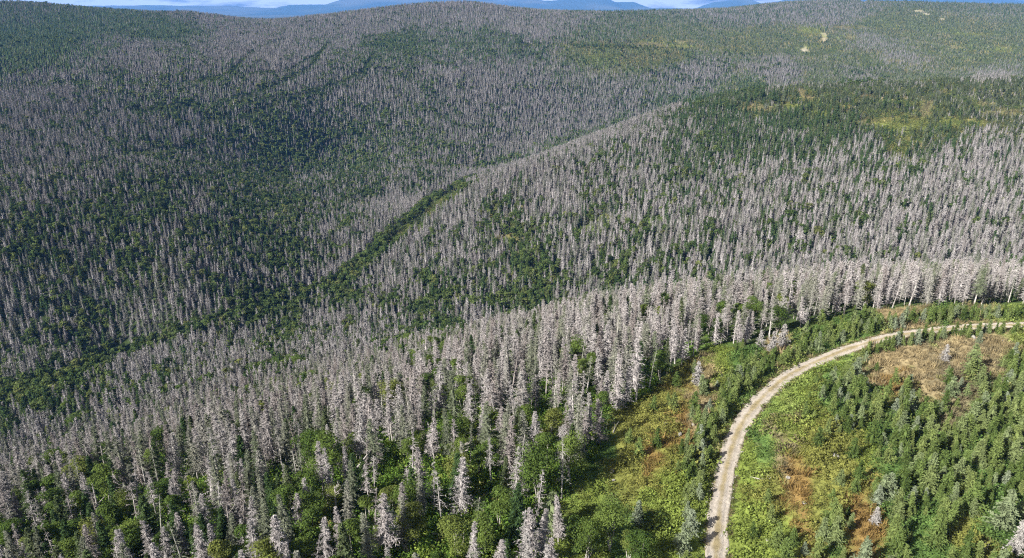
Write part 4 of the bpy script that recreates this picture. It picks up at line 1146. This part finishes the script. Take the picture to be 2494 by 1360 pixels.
# ------------------------------------------------------------------ the single trees that can be picked out
LMX = np.array([(a, b) for a, b, _ in LANDMARK])
def zone_phrase(px, py, x, y):
    rd, rs, _ = road_info(np.array([x]), np.array([y]))
    if inpoly(np.array([px]), np.array([py]), CLEAR)[0]:
        if rs[0] < 0:
            if rd[0] < 8.5: return "in the hedge outside the track bend" if py < 900 else "in the hedge along the clearing side of track"
            return "in the straw meadow by the upper forest edge" if py < 850 else "in the rusty clearing below the forest edge" if py < 1060 else "in the yellow-green lower clearing"
        if rd[0] < 6: return "in the row between track and straw meadow" if px > 2080 else "in the brush on the inner track verge"
        if py < 915: return "in the straw meadow inside the bend"
        if px < 2080: return "among rust coloured ferns inside the bend" if py > 1060 else "above the ferns inside the bend"
        return "in the dense spruce stand below the meadow" if py < 1080 else "in the dense spruce stand past the ferns" if py < 1230 else "in the broken spruce stand with dry grass"
    de = polydist(np.array([px]), np.array([py]), EDGE)[0][0]
    if de < 60: return "on the forest edge by the straw meadow" if px > 1780 else "on the forest edge by the rusty clearing" if py < 1080 else "on the forest edge by the lower clearing"
    if px > 1780: return "on the brow behind the upper hedge"
    if px > 1300 and py < 950: return "on the brow behind the rusty clearing"
    if px > 650: return "in the front forest over bright undergrowth" if py > 1080 else "in the close grey stand behind the undergrowth"
    return "on the mixed front slope towards the stream" if py > 1080 else "in the grey stand above the stream"
FORM = {'dead': ["bushy-based", "bare-stemmed", "broad", "crooked bare-stemmed", "full", "high-crowned", "thin", "very broad", "straggly", "nearly bare leaning", "snapped-top", "half-bare tilted", "bare-poled", "broken-topped"],
        'live': ["pointed", "slender", "thin-crowned", "full", "narrow", "ragged"],
        'young': ["pointed", "bushy", "slim", "squat", "even", "full", "narrow"],
        'broad': ["three-stemmed", "two-stemmed", "wide", "single-stemmed", "low-branched", "spreading", "rounded"]}
SIZE = {'dead': (6.7, 8.6), 'live': (6.8, 9.3), 'young': (1.9, 3.1), 'broad': (5.4, 7.4)}
NOUN = {'dead': "dead fir", 'live': "living fir", 'young': "young spruce", 'broad': "birch"}
def hue(kind, s_):
    if kind == 'dead': return "brown-grey" if s_ < .2 else "pale grey" if s_ < .72 else "mossy grey" if s_ < .9 else "green-grey"
    if kind == 'young': return "dark green" if s_ < .3 else "green" if s_ < .75 else "pale green" if s_ < .92 else "silvery"
    if kind == 'live': return "dark green" if s_ < .35 else "green" if s_ < .8 else "grey-green"
    return "dark green" if s_ < .35 else "green" if s_ < .8 else "yellow-green"
CATG = {'dead': 'dead tree', 'live': 'fir', 'young': 'spruce', 'broad': 'birch'}
PLUR = {'dead': 'dead firs', 'live': 'living firs', 'young': 'young spruces', 'broad': 'birches'}
PARTS = {}
for kind in KINDS:
    for k, (t, c, h) in enumerate(MODELS[(kind, 0)]):
        PARTS[(kind, k)] = (make_mesh(NAMES[kind] + "_trunk", *t, [KM_[kind][0]]), make_mesh(NAMES[kind] + "_crown", *c, [KM_[kind][1]]), h)
def plant(kind, k, x, y, z, h, label, group, rz, shade, wv=1.0, tilt=(0, 0), name=None):
    tm, cm, hh = PARTS[(kind, k)]
    e = bpy.data.objects.new(name or NAMES[kind], None); COL.objects.link(e)
    e.empty_display_size = .3
    s = h / hh
    e.location = (x, y, z); e.rotation_euler = (tilt[0], tilt[1], rz); e.scale = (s * wv, s * wv, s)
    tag(e, label, CATG[kind], group)
    for o_ in (link("trunk", tm, e), link("branches" if kind == 'dead' else "crown", cm, e)): o_["shade"] = shade
    return e
CAND = []
for kind in KINDS:
    n_m = len(MODELS[(kind, 0)])
    for row in INDIV[kind]:
        CAND.append([kind, int(rng.integers(n_m)), row, float(rng.random()), float(rng.uniform(.88, 1.18)) * (1.22 if kind == 'dead' else 1.0)])
SEEN = set()
PXY = np.array([(c[2][0], c[2][1]) for c in CAND])
for i_, (kind, k, row, sh_, wv) in enumerate(CAND):
    x, y, z, h, d, px, py = row
    a, b = SIZE[kind]
    size = "short" if h < a else "tall" if h > b else "medium"
    wp = zone_phrase(px, py, x, y)
    lab = "%s %s %s %s" % (size, FORM[kind][k], hue(kind, sh_), NOUN[kind])
    dl = np.hypot(LMX[:, 0] - x, LMX[:, 1] - y)
    dn = np.hypot(PXY[:, 0] - x, PXY[:, 1] - y); dn[i_] = 99
    if dl.min() < 7.0: extra = LANDMARK[int(dl.argmin())][2]
    else:
        oth = [j for j in np.argsort(dn)[:4] if CAND[j][0] != kind and dn[j] < 3.6]
        if oth:
            o_ = CAND[oth[0]]
            extra = "beside a %s %s" % (hue(o_[0], o_[3]), NOUN[o_[0]].replace("living ", ""))
        elif dn.min() > 3.4: extra = "standing apart"
        else: extra = ""
    words = (lab + " " + (extra + " " if extra else "") + wp).split()
    if len(words) > 16: words = (lab + " " + (extra if extra.startswith("by") else wp)).split()
    tl = (rng.normal(0, .03), rng.normal(0, .03))
    lab_ = " ".join(words[:16])
    if lab_ in SEEN and len(words) < 16: lab_ = ("leaning " if math.hypot(*tl) > .045 else "upright ") + lab_
    SEEN.add(lab_)
    plant(kind, k, x, y, z - .05, h, lab_, PLUR[kind] + " " + (wp if lab_.endswith(wp) else extra), rng.uniform(0, 6.28), sh_, wv, tl)
# windthrown trunks on the floor of the front forest
k_ = 0
while k_ < 22:
    qx, qy = rng.uniform(60, 1320), rng.uniform(1010, 1350)
    X, Y, Zz = at_photo(qx, qy)
    dn = np.hypot(PXY[:, 0] - X, PXY[:, 1] - Y)
    if dn.min() < 1.3: continue
    j_ = int(dn.argmin()); o_ = CAND[j_]
    ln_ = rng.uniform(4.0, 7.5)
    lab = "%s fallen trunk beside a %s %s %s %s" % (["long" if ln_ > 6 else "short", "broken"][k_ % 2], "short" if o_[2][3] < SIZE[o_[0]][0] else "tall" if o_[2][3] > SIZE[o_[0]][1] else "medium", FORM[o_[0]][o_[1]], hue(o_[0], o_[3]), NOUN[o_[0]])
    put("fallen_log", log_(ln_, rng.uniform(.09, .15), 1200 + k_, rng.uniform(.02, .12), 7), X, Y, Zz - .02, rng.uniform(0, 6.28), lab, "log", "windthrown trunks in the front forest", rng.random())
    k_ += 1
for k in range(3):
    t, c = conifer(4, (1.2, 1.0, 1.35)[k], 22, 7, .04, .3, 4, .36, .10, 700 + k, power=.85, gap=.12, ragged=.4, trunk_r=.06, core=.3)
    PARTS[('dead', 100 + k)] = (make_mesh("dead_spruce_trunk", *t, [M_DEADTRUNK]), make_mesh("dead_spruce_branches", *c, [M_DEADTWIG]), 4)
for q_, row in enumerate(DY):
    x, y, z, h, d, px, py = row
    dl = np.hypot(LMX[:, 0] - x, LMX[:, 1] - y)
    wp = LANDMARK[int(dl.argmin())][2] if dl.min() < 6 else zone_phrase(px, py, x, y)
    plant('dead', 100 + q_ % 3, x, y, z - .05, h, "%s silver-grey dead young spruce %s" % (("bushy", "slim", "wide")[q_ % 3], wp), "small dead spruces in the clearing", rng.uniform(0, 6.28), .6, name="dead_spruce")

# ------------------------------------------------------------------ ground cover of the clearing and the forest floor
x, y, z, px, py, d = grid(.78, 45, 215, jit=.48, pxr=(-80, 2600), pyr=(560, 1560))
cl = near_mask(x, y)
rd, rs, _ = road_info(x, y)
wob = np.stack([(fbm(x, y, 5, 51) - .5) * 150, (fbm(x, y, 5, 61) - .5) * 110], -1)
q = idw(px + wob[:, 0], py + wob[:, 1], CZT, 5.0)
jit = rng.normal(1, .16, (len(x), 1))
# each plant leans to one of the classes nearby
pure = np.array([CLS[c] for c in 'YGOSBLM'])
near_cls = ((q[:, None, :3] - pure[None]) ** 2).sum(-1)
near_cls = near_cls * rng.uniform(.2, 1.8, near_cls.shape)
pc = pure[np.argmin(near_cls, 1)]
tint = np.clip((q[:, :3] * .45 + pc * .55) * jit * 1.12, .01, .6)
straw = (tint[:, 0] > tint[:, 1] * 1.02) & (tint[:, 0] > .17)
m = cl & (rd > 1.75)
keep = m & (rng.random(len(x)) < np.where(straw, .75, .9))
leafm = keep & ~straw; grassm = keep & straw
sm = [make_mesh("low_shrub_mesh_%d" % k, *low_shrub(.5, 1.25, 70, .08, 800 + k), [M_SHRUB]) for k in range(6)]
gm = [make_mesh("grass_tuft_mesh_%d" % k, *grass_tuft(.55, .9, 46, 820 + k), [M_SHRUB]) for k in range(4)]
def cover(name, sel, ms, label, s0, s1):
    n = sel.sum()
    s = rng.uniform(s0, s1, n) * (.5 + 1.0 * fbm(x[sel], y[sel], 4, 341)) * np.exp(np.clip(rng.normal(0, .33, n), -1, .75))
    rot = np.c_[rng.normal(0, .08, n), rng.normal(0, .08, n), rng.uniform(0, 6.28, n)]
    ob = gn_scatter(name, np.c_[x[sel], y[sel], z[sel]], np.c_[s, s, s * rng.uniform(.7, 1.3, n)], rot, rng.integers(0, len(ms), n), ms, tint=tint[sel])
    tag(ob, label, "ground cover")
cover("low_shrubs", leafm, sm, "low green and yellow brush covering the clearing round the track", .7, 1.35)
cover("dry_grass", grassm, gm, "straw and rust coloured grass and ferns in the clearing", .7, 1.4)
# bright undergrowth beneath the thinned front forest
fr = ~cl & (px < 1600) & (rng.random(len(x)) < .55 * sstep(.28, .5, fbm(x, y, 8, 77)) + .06) & (d < 170)
fcol = np.where((rng.random(len(x)) < .7)[:, None], np.array([.10, .17, .03]), np.array([.155, .205, .04])) * rng.normal(1, .18, (len(x), 1))
tint = np.clip(fcol, .01, .5)
SP = np.vstack(shrub_pts) if shrub_pts else np.zeros((0, 7))
bx = np.r_[x[fr], SP[:, 0]]; by = np.r_[y[fr], SP[:, 1]]; bz = np.r_[z[fr], SP[:, 2]]
bs = np.r_[rng.uniform(1.0, 2.3, fr.sum()), SP[:, 3] * 1.3]
bt = np.vstack([tint[fr], SP[:, 4:7]])
bm = [make_mesh("undergrowth_mesh_%d" % k, *low_shrub(.75, 1.3, 120, .075, 840 + k), [M_SHRUB]) for k in range(5)]
ob = gn_scatter("undergrowth", np.c_[bx, by, bz], np.c_[bs, bs, bs], np.c_[np.zeros(len(bx)), np.zeros(len(bx)), rng.uniform(0, 6.28, len(bx))], rng.integers(0, 5, len(bx)), bm, tint=bt)
tag(ob, "bright green leafy undergrowth between the trunks and in forest gaps", "undergrowth")

# grass tufts ragged along the track edges and down its middle
nv = 3600
ss_ = rng.uniform(0, seg[-1], nv)
mid = rng.random(nv) < .3
so = np.where(mid, rng.normal(0, .16, nv), rng.choice([-1, 1], nv) * HW * rng.normal(1.08, .15, nv))
keepv = fbm(ss_, so * 3, 2.6, 611) > np.where(mid, .5, .36)
ss_, so, mid = ss_[keepv], so[keepv], mid[keepv]; nv = len(ss_)
xs = np.interp(ss_, seg, road[:, 0]) + np.interp(ss_, seg, nrm[:, 0]) * so; ys = np.interp(ss_, seg, road[:, 1]) + np.interp(ss_, seg, nrm[:, 1]) * so
zs_ = np.interp(ss_, seg, road_z) - .02
vt = np.where((rng.random(nv) < np.where(mid, .75, .45))[:, None], np.array([.22, .18, .095]), np.array([.11, .135, .04])) * rng.normal(1, .18, (nv, 1))
vs = rng.uniform(.28, .62, nv) * np.where(mid, .7, 1.0)
ob = gn_scatter("verge_grass", np.c_[xs, ys, zs_], np.c_[vs, vs, vs * rng.uniform(.6, 1.2, nv)], np.c_[np.zeros(nv), np.zeros(nv), rng.uniform(0, 6.28, nv)], rng.integers(0, 4, nv), gm, tint=np.clip(vt, .01, .5))
tag(ob, "straw and green grass tufts along the gravel track edges and middle", "grass")

# ------------------------------------------------------------------ air
def box_mesh(name, x0, x1, y0, y1, z0, z1, m):
    v = [(a, b, c) for c in (z0, z1) for b in (y0, y1) for a in (x0, x1)]
    f = [(0, 2, 3, 1), (4, 5, 7, 6), (0, 1, 5, 4), (2, 6, 7, 3), (0, 4, 6, 2), (1, 3, 7, 5)]
    return make_mesh(name, v, f, [m])
zmax = float(gv[:, 2].max()) + 15
zmin = float(gv[:, 2].min()) - 2
hm, nt, out = mat("haze_air")
pv = N(nt, "ShaderNodeVolumePrincipled")
pv.inputs['Color'].default_value = (.13, .39, 1.0, 1)
pv.inputs['Density'].default_value = 5.8e-5
nt.links.new(pv.outputs['Volume'], out.inputs['Volume'])
hz = link("haze", box_mesh("haze", -16400, 16400, -16400, 16400, zmin, max(zmax, 110), hm))
tag(hz, "pale blue air over the whole valley", "haze", kind="stuff")
